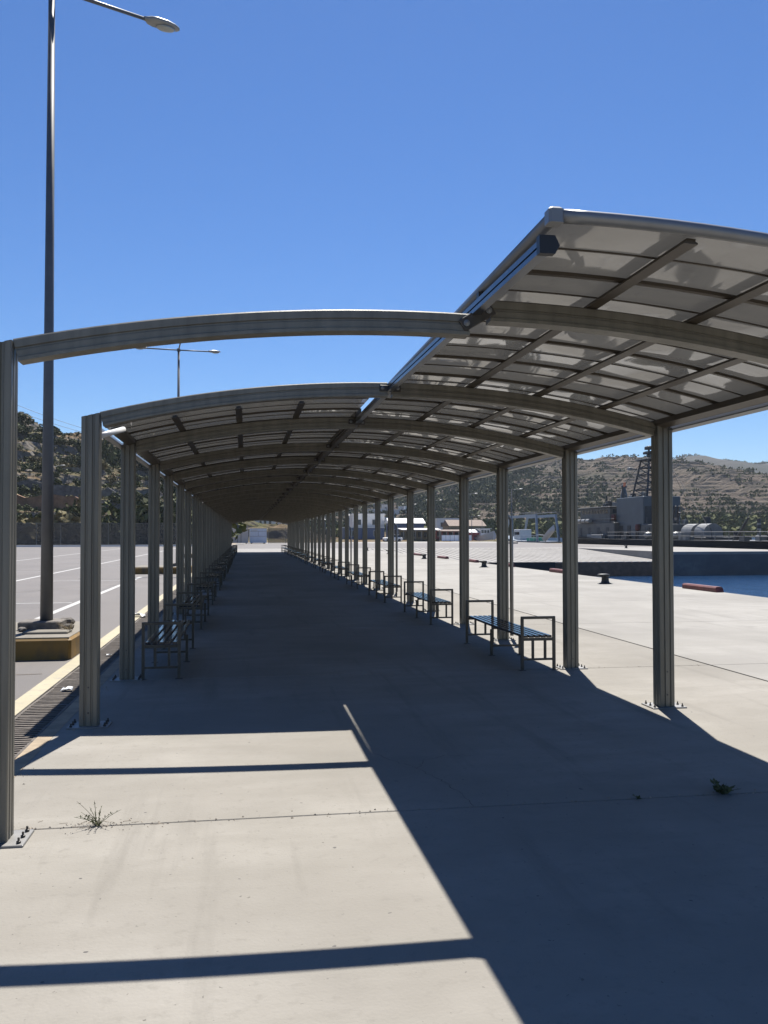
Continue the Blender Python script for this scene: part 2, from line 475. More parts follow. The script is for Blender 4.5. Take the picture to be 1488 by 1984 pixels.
MB().box(20.6, 26.4, 72.5, 72.98, -2.0, RZ + 0.02).ob('black_panel', 'rubber', ramp)  # flat black panel on the basin wall, sharing the tyre and drain black
MB().box(RX1 + .002, 52.05, 72.9, 72.998, -5, -0.25).ob('mole_wall_face', 'wall_conc', mole)
struct(MB().box(AX0, 51, 99, 152, -.01, 0.004).ob('service_road', 'asphalt'))
water = struct(MB().box(-900, 1900, -300, 1950, -2.15, -2.1).ob('sea', 'water'))

lot = struct(MB().box(-160, -2.0, -60, 138, -0.5, 0.0).ob('parking_lot', 'asphalt'))
MB().box(-160, AX0, 138, 420, -5, -0.02).ob('waste_ground', 'dirt', lot)
MB().box(-2.0, AX0, 84, 138, -5, -0.02).ob('lot_edge', 'asphalt', lot)
def line(x0, x1, y0, y1, m_='white_line', nm='painted_line'):
    MB().box(x0, x1, y0, y1, 0.0, 0.004).ob(nm, m_, lot)
line(-2.18, -2.004, -20, 83, 'yellow', 'yellow_line')
line(-3.95, -3.80, 15.6, 34.0)
line(-3.80, -3.66, 40.0, 58.0)
line(-7.86, -7.72, 10, 110)
line(-13.8, -13.66, 30, 105)
for y in (21.4, 31.5, 46.2, 58.5, 70.0): line(-6.9, -4.0, y, y + .1)
for y in (27, 39.5, 52, 64.5, 77): line(-13.6, -8.2, y, y + .1)
for pts in ([(-9, 66), (-13, 69), (-19, 71.5), (-26, 72)], [(-4.0, 30.8), (-3.2, 29.9), (-2.6, 29.6)], [(-4.6, 13.0), (-3.6, 10.8), (-2.3, 10.6)], [(-7, 24), (-5.2, 27.5), (-4, 28.6)]):
    ribbon(jitter(pts, 7, .05), 0.05, 0.003).ob('asphalt_crack', 'iron', lot)
MB().box(-40, -2.2, 118.6, 119.0, 0.0, 0.22).ob('kerb', 'white', lot)

# ------------------------------------------------------------------ drain with cast grates
drain = tag(put('drain_channel', None), 'dark iron drain grating along the parking edge of the shelter floor', 'drain')
MB().box(-1.62, AX0, -20, 84, -0.5, -0.002).ob('edge_strip', 'tan', drain)
MB().box(-2.0, -1.62, -20, 84, -0.5, -0.22).ob('channel_floor', 'rubber', drain)
gm = MB()
gl, gw = 0.5, 0.37
gm.box(-gw / 2, -gw / 2 + .025, 0, gl - .006, -.045, -.004).box(gw / 2 - .025, gw / 2, 0, gl - .006, -.045, -.004)
for k in range(7):
    y = .016 + k * (gl - .006 - .05) / 6
    pts = [(-gw / 2 + .025 + (gw - .05) * t / 8, y + .009 + (0.008 * math.sin(math.pi * t / 4) if 0 < k < 6 else 0)) for t in range(9)]
    rings = [[(x, yy - .019, -.04), (x, yy + .019, -.04), (x, yy + .017, -.006), (x, yy - .017, -.006)] for x, yy in pts]
    gm.loft(rings, caps=False)
gme = gm.mesh('grate', 'iron')
for k in range(156):
    o = put('grate', gme, drain, (-1.81, 3.2 + gl * k, rnd.uniform(-.004, .002)))
    o.rotation_euler = (rnd.uniform(-.008, .008), rnd.uniform(-.015, .015), rnd.uniform(-.01, .01))

# ------------------------------------------------------------------ the shelter
XC, RAD, ZT = 1.279, 10.1, 2.943
XL, XR = -1.283, 3.841
Y1, SH, LG = 4.884, 2.358, 2.794
PER = SH + LG
YF = 3.65
NMOD = 15
YEND = YF + PER * NMOD
frames = []
for k in range(NMOD):
    frames += [Y1 + PER * k, Y1 + PER * k + LG]

def arc(off, rad=0.0):
    ph = off / RAD
    return Vector((XC + (RAD + rad) * math.sin(ph), 0, ZT - RAD + (RAD + rad) * math.cos(ph)))
def arc_dir(off):
    ph = off / RAD
    return Vector((math.sin(ph), 0, math.cos(ph)))

shelter = thing('waiting_shelter', 'long arched walkway canopy on fluted columns with glossy grey roof sheets', 'shelter')

# column (fluted extrusion), local origin at its foot
CW = 0.145
def flute_profile(w):
    h = w / 2; g_ = 0.011; d = 0.010; c = 0.006
    side = [(-h + c, -h)]
    for q in (-0.30, 0.30):
        x = q * w * 0.62
        side += [(x - g_, -h), (x - g_ * .55, -h + d), (x + g_ * .55, -h + d), (x + g_, -h)]
    side += [(h - c, -h)]
    out = []
    for k in range(4):
        a = k * math.pi / 2
        out += [(x * math.cos(a) - y * math.sin(a), x * math.sin(a) + y * math.cos(a)) for x, y in side]
    return out
prof = flute_profile(CW)
def column_mesh(xc):
    top = lambda x: arc(xc + x - XC).z - 0.018
    return MB().loft([[(x, y, 0.012) for x, y in prof], [(x, y, top(x)) for x, y in prof]]).mesh('column', 'alu')
colL, colR = column_mesh(XL), column_mesh(XR)
plate_me = MB().bbox(-.165, .165, -.125, .125, 0.0, 0.012, .003).mesh('base_plate', 'steel')
nut_me = MB().lathe([(.012, 0), (.012, .011), (.006, .013), (.006, .028), (.003, .03)], 6).mesh('anchor_bolt', 'steel_dark')
rivet_me = MB().lathe([(.007, 0), (.007, .004), (.003, .006)], 8).mesh('rivet', 'steel_dark')
for i, y in enumerate(frames):
    for x, me in ((XL, colL), (XR, colR)):
        c = put('column', me, shelter, (x, y, 0))
        put('base_plate', plate_me, c)
        if i < 9:
            for sx in (-.135, .135):
                for sy in (-.09, 0, .09):
                    put('anchor_bolt', nut_me, c, (sx, sy, .012))
            for z in (.12, .33):
                r_ = put('rivet', rivet_me, c, (0, -CW / 2 + .0005, z)); r_.rotation_euler = (R(90), 0, 0)

# arch beams
bp_ = [(-.056, -.125), (-.056, -.106), (-.043, -.101), (-.043, -.066), (-.034, -.062), (-.034, -.052), (-.043, -.048), (-.043, -.008), (-.036, 0)]
bprof = bp_ + [(-a, b_) for a, b_ in reversed(bp_)]
def beam_mesh(o0, o1, droop=0.0, n=18):
    rings = []
    for i in range(n + 1):
        o_ = o0 + (o1 - o0) * i / n
        dz = -droop * (o_ - o0) / (o1 - o0)
        rings.append([arc(o_, r_) + Vector((0, y, dz)) for y, r_ in bprof])
    return MB().loft(rings).mesh('arch_beam', 'alu')
bl, br = beam_mesh(-2.518, -.04), beam_mesh(.004, 2.518)
bl1, br1 = beam_mesh(-2.518, -.02, 0.085), beam_mesh(.105, 2.518)
jp = MB().bbox(-.10, .10, -.035, .035, 0, .012, .004).mesh('joint_plate', 'steel_dark')
jb = MB().lathe([(.018, 0), (.018, .006), (.010, .007), (.010, .016), (.004, .018)], 8).mesh('bolt', 'alu_grey')
for i, y in enumerate(frames):
    put('arch_beam', bl1 if i == 0 else bl, shelter, (0, y, 0))
    put('arch_beam', br1 if i == 0 else br, shelter, (0, y, 0))
    if i == 0:
        o = put('joint_plate', jp, shelter, (1.305, y - .046, 2.838)); o.rotation_euler = (R(90), R(-31), 0); o.scale = (1.05, 1.1, 1)
    else:
        o = put('joint_plate', jp, shelter, (1.262, y - .044, 2.888)); o.rotation_euler = (R(90), rnd.uniform(-.05, .05), 0); o.scale = (.95, .8, 1)
    if i < 8:
        for s_ in (-.072, .072): put('bolt', jb, o, (s_, 0, .012))

# roof sheets with their seams
RP = 0.046
NP = 7
PW = PER / NP
def strip_mesh(nm, o0, o1, w, r0, r1, m_, n=14, smooth=True):
    rings = []
    for i in range(n + 1):
        o_ = o0 + (o1 - o0) * i / n
        rings.append([arc(o_, r0) + Vector((0, -w / 2, 0)), arc(o_, r0) + Vector((0, w / 2, 0)), arc(o_, r1) + Vector((0, w / 2, 0)), arc(o_, r1) + Vector((0, -w / 2, 0))])
    mb = MB().loft(rings)
    me = mb.mesh(nm, m_)
    return me
OE = 2.645
def sheet_mesh(o0, o1, n=16):
    rings = []
    w = PW - .004
    for i in range(n + 1):
        o_ = o0 + (o1 - o0) * i / n
        p0 = arc(o_, RP)
        rings.append([p0 + Vector((0, -w / 2, 0)), p0 + Vector((0, w / 2, 0))])
    mb = MB().loft(rings, closed=False, caps=False)        # a 6 mm sheet is one translucent skin
    return mb.mesh('roof_sheet', 'sheet')
shL, shR = sheet_mesh(-OE, -.03), sheet_mesh(.045, OE)
tkL, tkR = strip_mesh('seam_profile', -OE + .02, -.04, .034, RP - .020, RP - .001, 'alu_dark'), strip_mesh('seam_profile', .06, OE - .02, .034, RP - .020, RP - .001, 'alu_dark')
tnL, tnR = strip_mesh('centre_rib', -OE + .02, -.04, .013, RP - .007, RP - .001, 'alu_dark'), strip_mesh('centre_rib', .06, OE - .02, .013, RP - .007, RP - .001, 'alu_dark')
for k in range(NMOD * NP):
    yc = YF + .02 + PW * (k + .5)
    if yc > YEND: break
    sides = ((shR, tkR, tnR),) if k < NP else ((shR, tkR, tnR), (shL, tkL, tnL))
    for a, b_, c_ in sides:
        o = put('roof_sheet', a, shelter, (0, yc, 0))
        put('centre_rib', c_, o)
        if k % NP != NP - 1 or True:
            put('seam_profile', b_, o, (0, PW / 2, 0))

# purlins (lipped), eave beams, gutter
def rail_mesh(nm, off, poly, y0, y1, m_):
    rings = []
    ph = off / RAD
    for y in (y0, y1):
        base = arc(off)
        rings.append([base + Vector((a * math.cos(ph) + r_ * math.sin(ph), y, -a * math.sin(ph) + r_ * math.cos(ph))) for a, r_ in poly])
    return MB().loft(rings).mesh(nm, m_)
purl = [(-.034, .001), (.034, .001), (.034, .009), (.022, .013), (.022, RP - .021), (-.022, RP - .021), (-.022, .013), (-.034, .009)]
eave = [(-.05, -.03), (.05, -.03), (.05, RP - .022), (-.05, RP - .022)]
gut = [(-.02, -.045), (.035, -.045), (.04, RP + .012), (.03, RP + .012), (.027, -.035), (-.02, -.035)]
for s_ in (1, -1):
    for off in (.72, 1.35, 1.98):
        me = rail_mesh('purlin', s_ * off, purl, .003, PER - .003, 'alu_dark')
        for k in range(0 if s_ > 0 else 1, NMOD):
            o = put('purlin', me, shelter, (0, YF + .04 + PER * k, 0))
            if s_ < 0 and k == 1:
                cp = rail_mesh('hollow_shade_plate', s_ * off, [(-.022, .010), (.022, .010), (.022, RP - .021), (-.022, RP - .021)], -.004, .0, 'black')  # black plate colours in the shade inside the hollow purlin end
                put('hollow_shade_plate', cp, o)
    em = rail_mesh('eave_beam', s_ * 2.555, eave, .003, PER - .003, 'alu_dark')
    gmx = [(a * s_, r_) for a, r_ in gut]
    if s_ < 0: gmx = gmx[::-1]
    gme2 = rail_mesh('gutter', s_ * 2.66, gmx, .003, PER - .003, 'alu_grey')
    for k in range(0 if s_ > 0 else 1, NMOD):
        put('eave_beam', em, shelter, (0, YF + .04 + PER * k, 0))
        put('gutter', gme2, shelter, (0, YF + .04 + PER * k, 0))
# ridge tube and ridge rail, front edge tube
def ridge_x(y):      # the ridge edge wanders slightly over the damaged first bay
    return 1.335 + (0.016 * min(1, max(0, (y - 7.6) / 2.2)))
ys = [YF, 5.0, 6.5, 7.6, 8.7, 9.8, 12, 30, YEND]
MB().tube([(ridge_x(y), y, 2.992) for y in ys], .033, 12).ob('ridge_tube', 'alu_grey', shelter, True)
rl = [(1.236, 2.862), (1.288, 2.862), (1.288, 2.886), (1.276, 2.888), (1.276, 2.894), (1.288, 2.896), (1.288, 2.922), (1.236, 2.922), (1.236, 2.896), (1.248, 2.894), (1.248, 2.888), (1.236, 2.886)]
def hang(y):        # the rail sags and leans out of line over the first bay
    u = max(0.0, (7.7 - y) / 4.0); return Vector((.045 * u, y, -.018 * u))
MB().loft([[Vector((x, 0, z)) + hang(y) for x, z in rl] for y in (YF + .06, 7.7, 9.86)]).ob('ridge_rail', 'rail', shelter)
MB().loft([[(x, y, z) for x, z in rl] for y in (9.862, YEND)]).ob('ridge_beam', 'alu_dark', shelter)
mb = MB()
mb.loft([[Vector((x, 0, z)) + hang(y) for x, z in ((1.228, 2.852), (1.30, 2.852), (1.322, 2.89), (1.30, 2.934), (1.228, 2.934))] for y in (YF + .02, YF + .06)])
mb.ob('rail_end_cap', 'black', shelter)
MB().box(1.225, 1.38, 9.87, YEND, 2.935, 2.955).box(1.23, 1.30, 9.87, YEND, 2.955, 3.03).ob('ridge_filler', 'alu_dark', shelter)
MB().tube([arc(o_, .052) + Vector((0, YF, 0)) for o_ in np.linspace(.07, OE, 20)], .031, 12).ob('front_edge_tube', 'alu_grey', shelter, True)
MB().bbox(1.300, 1.370, YF - .034, YF + .04, 2.957, 3.027, .01).ob('corner_cap', 'alu_grey', shelter)
MB().tube([arc(o_, .045) + Vector((0, YF + PER + .02, 0)) for o_ in np.linspace(-OE, -.05, 20)], .012, 6).ob('front_edge_trim', 'alu_dark', shelter)
MB().tube([(-1.25, 7.80, 2.44), (-1.15, 8.62, 2.60)], .026, 10).ob('pipe_stub', 'white_pvc', shelter, True)
# clips under the ridge edge of the first bay
for y in (4.75, 5.6):
    MB().box(1.29, 1.34, y, y + .05, 2.93, 2.962).ob('clip', 'black', shelter)
# downpipes
for k in (3, 7, 11, 15):
    y = frames[k]
    MB().tube([(3.95, y + .62, 2.60), (3.95, y + .60, 2.50), (3.93, y + .16, 2.30), (3.93, y + .13, 2.2), (3.93, y + .13, 1.9), (4.02, y + .13, 1.82), (4.02, y + .13, .05)], .03, 8).ob('downpipe', 'alu_grey', shelter, True)

# ------------------------------------------------------------------ benches
BL, BW, SZ, AZ = 2.62, 0.42, 0.405, 0.63
def make_bench(full, label, group):
    t = thing('bench', label, 'bench', group=group)
    hw = BW / 2 - .016
    T = .032
    if full:
        for y in (T / 2, BL / 2, BL - T / 2):
            end = y != BL / 2
            for sx in (-hw, hw):
                MB().box(sx - T / 2, sx + T / 2, y - T / 2, y + T / 2, 0.006, AZ - T if end else SZ - .062).ob('leg', 'bench', t)
                MB().box(sx - .04, sx + .04, y - .03, y + .03, 0, .006).ob('foot_plate', 'steel_dark', t)
            if end: MB().bbox(-BW / 2, BW / 2, y - T / 2, y + T / 2, AZ - T + .001, AZ, .004).ob('armrest', 'bench', t)
            a = hw - T / 2 - .001
            MB().box(-a, a, y - .014, y + .014, SZ - .06, SZ - .028).ob('seat_rail', 'bench', t)
            MB().box(-a, a, y - .012, y + .012, .115, .139).ob('foot_rail', 'bench', t)
            if end:
                for sx in (-.065, .085): MB().box(sx - .014, sx + .014, y - .012, y + .012, .14, SZ - .061).ob('upright', 'bench', t)
    else:
        for y in (T / 2, BL / 2, BL - T / 2):
            mb = MB()
            end = y != BL / 2
            for sx in (-hw, hw): mb.box(sx - T / 2, sx + T / 2, y - T / 2, y + T / 2, 0, AZ - T if end else SZ - .062)
            if end: mb.box(-BW / 2, BW / 2, y - T / 2, y + T / 2, AZ - T + .001, AZ)
            a = hw - T / 2 - .001
            mb.box(-a, a, y - .014, y + .014, SZ - .06, SZ - .028).box(-a, a, y - .012, y + .012, .115, .139)
            mb.ob('frame', 'bench', t)
    w = .056; n = 5; pitch = (BW - 2 * .036 - w) / (n - 1)
    for k in range(n):
        x = -BW / 2 + .036 + w / 2 + k * pitch
        rings = []
        for y in (T + .002, BL / 2, BL - T - .002):
            dz = -.006 if y == BL / 2 else 0
            rings.append([(x - w / 2, y, SZ - .027 + dz), (x + w / 2, y, SZ - .027 + dz), (x + w / 2, y, SZ - .006 + dz), (x + w / 2 - .008, y, SZ + dz), (x - w / 2 + .008, y, SZ + dz), (x - w / 2, y, SZ - .006 + dz)])
        MB().loft(rings).ob('slat', 'slat', t)
    return t
for sx, lab, grp in ((3.415, 'steel slat bench from the half-roofed bay, along the quay side columns', 'benches on the quay side'),
                     (-0.915, 'steel slat bench from the half-roofed bay, along the drain side columns', 'benches on the drain side')):
    proto = {True: None, False: None}
    for k in range(1, NMOD):
        full = k <= 5
        if proto[full] is None:
            o = proto[full] = make_bench(full, lab, grp)
        else:
            o = copy_tree(proto[full])
        o.location = (sx + rnd.uniform(-.012, .012), frames[2 * k] - .06 + rnd.uniform(-.05, .05), 0)
        o.rotation_euler = (0, 0, rnd.uniform(-.006, .006))
        o['label'] = ORD[k - 1] + ' ' + lab

# ------------------------------------------------------------------ kerb islands and lamp posts
def lamp_head(parent, base, d, s=1.0):
    d = Vector(d).normalized()
    u = d.cross(Vector((0, 0, 1))).normalized(); w = u.cross(d)
    base = Vector(base)
    rings = []
    for t, wd, ht, dz in ((0, .035, .035, 0), (.06, .05, .05, .0), (.10, .10, .055, .0), (.2, .125, .07, .0), (.36, .13, .068, .0), (.5, .105, .055, .0), (.59, .06, .035, 0.0), (.62, .02, .015, 0)):
        c = base + d * t * s + w * dz
        rings.append([c + (u * math.cos(a) * wd + w * (math.sin(a) * ht if math.sin(a) > 0 else math.sin(a) * ht * .62)) * s for a in [2 * math.pi * k / 14 for k in range(14)]])
    o = MB().loft(rings).ob('lamp_head', 'lamp', parent, True)
    c = base + d * .37 * s - w * .043 * s
    rings = []
    for q, dn in ((1, 0), (.86, .016), (.5, .026)):
        rings.append([c + (d * math.cos(a) * .165 * q + u * math.sin(a) * .098 * q - w * dn) * s for a in [2 * math.pi * k / 16 for k in range(16)]])
    MB().loft(rings).ob('lens', 'glass_lens', o, True)
    return o

def lamp_post(loc, h, angles, label, arm=1.45, rise=.12, group=None, s=1.0, rb=.088, rt=.045):
    t = thing('lamp_post', label, 'lamp post', loc, group=group)
    MB().tube([(0, 0, 0), (0, 0, h * .35), (0, 0, h + .05)], [rb, rb * .8, rt], 14).ob('pole', 'pole', t, True)
    MB().lathe([(rt + .025, h - .09), (rt + .025, h + .03), (.02, h + .06)], 12).ob('collar', 'pole', t)
    for a in angles:
        d = Vector((math.cos(R(a)), math.sin(R(a)), 0))
        p1 = Vector((0, 0, h)) + d * arm + Vector((0, 0, rise))
        o = MB().tube([Vector((0, 0, h - .03)), p1], .028 * s, 8).ob('arm', 'pole', t, True)
        lamp_head(o, p1 - d * .01, d + Vector((0, 0, .10)), s)
    return t

def island(loc, label, w=2.6, l=3.0):
    t = thing('kerb_island', label, 'kerb', loc)
    MB().bbox(-w, 0, 0, l, 0, .275, .03).ob('kerb_block', 'kerb_yellow', t)
    MB().bbox(-w + .03, -.03, .03, l - .03, .2755, .285, .004).ob('top_slab', 'kerb_top', t)
    return t
labels_i = ['yellow painted kerb island with stones at foot of the tall lamp post', 'small yellow kerb island under the three armed lamp post', 'low yellow kerb island beyond the second lamp post', 'far kerb island at the end of the drain']
for k, y in enumerate((11.75, 36.3, 60.9, 85.0)):
    island((-2.2, y, 0), labels_i[k], 2.6 if k == 0 else 2.2, 2.15)
lp_lab = ['tall grey lamp post rising from a concrete block on the stony island', 'three armed lamp post on the kerb island showing above the arch', 'lamp post on the low island beyond the second one']
for k, y in enumerate((12.9, 37.5, 62.1)):
    lamp_post((-2.78 if k else -2.745, y, .40), 9.02 if k == 0 else 8.95, (35, 158, 278), lp_lab[k])
    tag(MB().bbox(-.30, .26, -.22, .26, 0, .115, .015).ob('footing_block', 'stone', None, False, (-2.78, y, .2855)), ['rough concrete footing block with the tall pole standing in it', 'concrete footing block under the three armed lamp post', 'concrete footing block on the low island'][k], 'block')
for (x, y, r_, lab) in ((-3.32, 12.45, .085, 'dark rounded stone lying left of the footing block'), (-2.98, 12.52, .05, 'small stone in front of the footing block'), (-2.55, 13.3, .09, 'pale stone behind the footing block'),
                        (-2.42, 12.75, .06, 'broken stone beside the dry weed'), (-3.05, 13.35, .075, 'brown stone at the back of the pole')):
    tag(MB().blob((0, 0, r_ * .6), (r_ * 1.25, r_, r_ * .75), x * 77, amp=.22).ob('stone', 'stone', None, False, (x, y, .284)), lab, 'stone')
tag(MB().bbox(-.28, .30, -.16, .16, 0, .03, .01).ob('flat_slab', 'kerb_top', None, False, (-2.62, 12.32, .2855)), 'thin flat slab lying in front of the footing block', 'slab')

def weed(name, label, loc, n, h, spread, leaf, m_leaf, seed, stem_m='leaf_weed', leaf_n=10, cat='weed'):
    rg = random.Random(seed)
    t = thing(name, label, cat, loc)
    sm = MB(); lm = MB()
    for k in range(n):
        a = rg.uniform(0, 6.28); q = spread * rg.uniform(.3, 1); hh = h * rg.uniform(.35, 1)
        p0 = Vector((rg.uniform(-.015, .015), rg.uniform(-.015, .015), 0))
        p2 = Vector((math.cos(a) * q, math.sin(a) * q, hh)); p1 = Vector((p2.x * .35, p2.y * .35, hh * .6))
        pts = [p0 * (1 - t_) ** 2 + p1 * 2 * t_ * (1 - t_) + p2 * t_ ** 2 for t_ in (0, .3, .6, .85, 1)]
        sm.tube(pts, [.0018, .0016, .0013, .001, .0007], 4)
        for j in range(leaf_n):
            t_ = rg.uniform(.05, .95); p = p0 * (1 - t_) ** 2 + p1 * 2 * t_ * (1 - t_) + p2 * t_ ** 2
            d = Vector((rg.uniform(-1, 1), rg.uniform(-1, 1), rg.uniform(-.2, .8))).normalized()
            u = d.cross(Vector((rg.uniform(-1, 1), rg.uniform(-1, 1), 1))).normalized()
            l_ = leaf * rg.uniform(.5, 1.2); i0 = len(lm.v)
            lm.v += [p, p + d * l_ * .5 + u * l_ * .28, p + d * l_, p + d * l_ * .5 - u * l_ * .28]
            lm.f.append((i0, i0 + 1, i0 + 2, i0 + 3))
    sm.ob('stem', 'straw' if stem_m == 'straw' else stem_m, t)
    lo = lm.ob('foliage', m_leaf, t)
    add_tint(lo.data, seed)
    return t
def add_tint(me, seed):
    at = me.attributes.new('tint', 'FLOAT', 'FACE')
    at.data.foreach_set('value', np.random.default_rng(int(abs(seed)) + 1).random(len(me.polygons)).astype(np.float32))
weed('weed_plant', 'straggly little weed growing in the sunlit slab joint', (-.80, 5.05, 0), 14, .13, .16, .014, 'leaf_weed', 3, leaf_n=12)
weed('weed_plant', 'low leafy weed growing in the shaded slab joint', (2.905, 5.05, 0), 12, .07, .12, .045, 'leaf_weed', 5, leaf_n=7)
weed('weed_sprout', 'tiny sprout in the shaded joint beside the leafy weed', (2.346, 5.045, 0), 4, .02, .05, .02, 'leaf_weed', 6, leaf_n=5, cat='weed')
weed('dry_weed', 'dry straw coloured weed tuft on the stony kerb island', (-2.36, 12.45, .284), 26, .16, .22, .02, 'leaf_dry', 8, 'straw', 5)
weed('dry_weed', 'small dry tuft behind the footing block of the tall pole', (-2.62, 13.0, .284), 14, .14, .12, .02, 'leaf_dry', 9, 'straw', 5)

# windblown grit and dead stalks caught in the slab joints and along the drain edge
gb = MB(); rg = random.Random(12)
for k in range(420):
    if k < 230: x_, y_ = rg.uniform(-1.45, 5.5), rg.choice((5.04, 9.99)) + rg.gauss(0, .025)
    elif k < 330: x_, y_ = -1.47 + abs(rg.gauss(0, .05)), rg.uniform(3.5, 16)
    else: x_, y_ = rg.gauss(-.8, .14), 5.04 + rg.gauss(0, .05)
    r_ = rg.uniform(.0025, .0075) * (1.3 if k < 330 else .9)
    n0 = len(gb.v); a = rg.uniform(0, 6)
    gb.v += [(x_ + r_ * math.cos(a + q * 2.1) * rg.uniform(.7, 1.4), y_ + r_ * math.sin(a + q * 2.1), .0006) for q in range(3)] + [(x_, y_, r_ * .9)]
    gb.f += [(n0, n0 + 1, n0 + 3), (n0 + 1, n0 + 2, n0 + 3), (n0 + 2, n0, n0 + 3)]
for k in range(26):
    x_, y_ = rg.gauss(-.8, .2), 5.05 + rg.gauss(0, .05); a = rg.uniform(0, 3.1); l_ = rg.uniform(.02, .07)
    gb.bar((x_, y_, .002), (x_ + l_ * math.cos(a), y_ + l_ * math.sin(a) * .5, .003), .0018, .0015)
o = gb.ob('joint_grit', 'dirt'); o['kind'] = 'stuff'
tag(o, 'loose grit and dead stalks caught along the slab joints', 'grit')

def litter(name, loc, w, seed, label):
    rg = random.Random(seed); mb = MB(); n = 5
    for i in range(n):
        for j in range(n):
            mb.v.append(((i / (n - 1) - .5) * w * rg.uniform(.75, 1), (j / (n - 1) - .5) * w * .8 * rg.uniform(.75, 1), rg.uniform(.004, w * .32)))
    for i in range(n - 1):
        for j in range(n - 1):
            mb.f.append((i * n + j, (i + 1) * n + j, (i + 1) * n + j + 1, i * n + j + 1))
    o = mb.ob(name, 'paper', None, False, loc)
    sd = o.modifiers.new('thick', 'SOLIDIFY'); sd.thickness = .003
    return tag(o, label, 'litter')
litter('crumpled_paper', (-1.80, 9.45, -.002), .12, 2, 'crumpled white paper lying on the drain grating')
litter('paper_scrap', (-2.02, 17.6, .004), .26, 4, 'white paper scrap on the yellow line by the drain')
litter('plastic_cup_scrap', (-1.78, 12.1, -.002), .07, 9, 'small pale scrap on the drain grating past the crumpled paper')

# ------------------------------------------------------------------ quay furniture
def bollard(loc, label):
    t = thing('bollard', label, 'bollard', loc, group='mooring bollards along the quay edge'); t.scale = (.82, .82, .8)
    MB().lathe([(.24, 0), (.24, .03), (.17, .05), (.145, .12), (.135, .24), (.15, .30)], 18).ob('post', 'bollard', t, True)
    rings = []
    for z, r_, ox in ((.28, .15, -.01), (.31, .20, -.05), (.35, .215, -.075), (.39, .19, -.07), (.405, .10, -.05)):
        rings.append([(ox + r_ * 1.15 * math.cos(2 * math.pi * k / 18), r_ * .9 * math.sin(2 * math.pi * k / 18), z) for k in range(18)])
    MB().loft(rings).ob('head', 'bollard', t, True)
    MB().lathe([(.30, 0.001), (.30, .012)], 18).ob('flange', 'bollard', t)
for bi, (x, y) in enumerate(((11.39, 26.7), (11.35, 41.0), (11.35, 55.3), (11.4, 69.6), (11.6, 84), (42.0, 92.6))):
    bollard((x, y, 0), ORD[bi] + ' black mooring bollard along the pale quay edge, counted towards the sheds' if x < 20 else 'black mooring bollard standing on the far mole beside the ship')
for k, (y0, y1) in enumerate(((22.2, 24.1), (33.4, 35.5), (40.9, 43.2), (47.5, 49.4), (54.9, 57.4), (63.1, 66.3))):
    mb = MB(); z = .15
    mb.loft([[(x, y0 + e * (0.06 if zz > .1 else 0), zz) for x, zz in ((12.66, .002), (12.88, .002), (12.88, z - .04), (12.84, z), (12.70, z), (12.66, z - .04))] if e == 1 else [(x, y1, zz) for x, zz in ((12.66, .002), (12.88, .002), (12.88, z - .04), (12.84, z), (12.70, z), (12.66, z - .04))] for e in (1, 0)])
    tag(mb.ob('quay_edge_beam', 'red'), ORD[k] + ' red edge beam along the quay rim, counted towards the ferry ramp', 'edge beam', 'red edge beams on the quay')

# ------------------------------------------------------------------ terrain helpers
class Fbm:
    def __init__(s, seed, octs=5, base=0.01):
        g_ = np.random.default_rng(seed); s.w = []
        for o_ in range(octs):
            for _ in range(4):
                a = g_.uniform(0, 6.28); f = base * 2 ** o_ * g_.uniform(.7, 1.4)
                s.w.append((math.cos(a) * f * 6.28, math.sin(a) * f * 6.28, g_.uniform(0, 6.28), .5 ** o_ / 2))
    def __call__(s, x, y):
        r_ = 0
        for a, b_, p, w in s.w: r_ = r_ + np.sin(x * a + y * b_ + p) * w
        return r_
def sstep(t):
    t = np.clip(t, 0, 1); return t * t * (3 - 2 * t)
def terr(z, step, k):       # terracing: flat treads, steep risers
    q = z / step; f = q - np.floor(q)
    return step * (np.floor(q) + sstep((f - (1 - k)) / k)) 
def grid_mesh(name, xs, ys, fn, m_):
    X, Y = np.meshgrid(xs, ys)
    Z = fn(X, Y)
    nv = X.size; w = len(xs); h = len(ys)
    v = np.stack([X, Y, Z], -1).reshape(-1, 3)
    i = np.arange((h - 1) * (w - 1)); r_ = i // (w - 1); c = i % (w - 1); a = r_ * w + c
    f = np.stack([a, a + 1, a + w + 1, a + w], -1)
    me = bpy.data.meshes.new(name)
    me.from_pydata(v.tolist(), [], f.tolist())
    me.materials.append(M[m_]); me.update()
    return me

n1, n2_, n3 = Fbm(3, 5, .008), Fbm(5, 5, .02), Fbm(9, 4, .06)
HLx = [-400, -160, -66, -52, -45, -38, -27, -21, -14, -6, 0, 10, 20, 60]
HLz = [60, 42, 30, 28, 24.5, 22, 20, 18, 12.5, 6, 4, 3, .5, 0]
def z_left(X, Y):
    H = np.interp(X, HLx, HLz)
    y0 = 123 + 44 * sstep((X + 11) / 6)
    t = np.clip((Y - y0) / (210 - y0), 0, 1)
    prof_ = 0.80 * t + 0.20 * sstep(t)
    z = H * prof_ - np.clip((Y - 215) / 120, 0, 1) * H * .35
    z = z + n3(X, Y) * .8 * sstep((Y - y0 - 1) / 12) + n2_(X, Y) * 1.2 * t
    zt = terr(z, 2.6, .35)
    z = np.where(Y < 205, zt * .65 + z * .35, z)
    return np.where(Y < y0 + .8, -.05, z - .05)
hl = struct(put('hillside', grid_mesh('hillside', np.linspace(-230, 60, 190), np.concatenate([np.linspace(122, 212, 120), np.linspace(214, 420, 50)]), z_left, 'hill_near')))

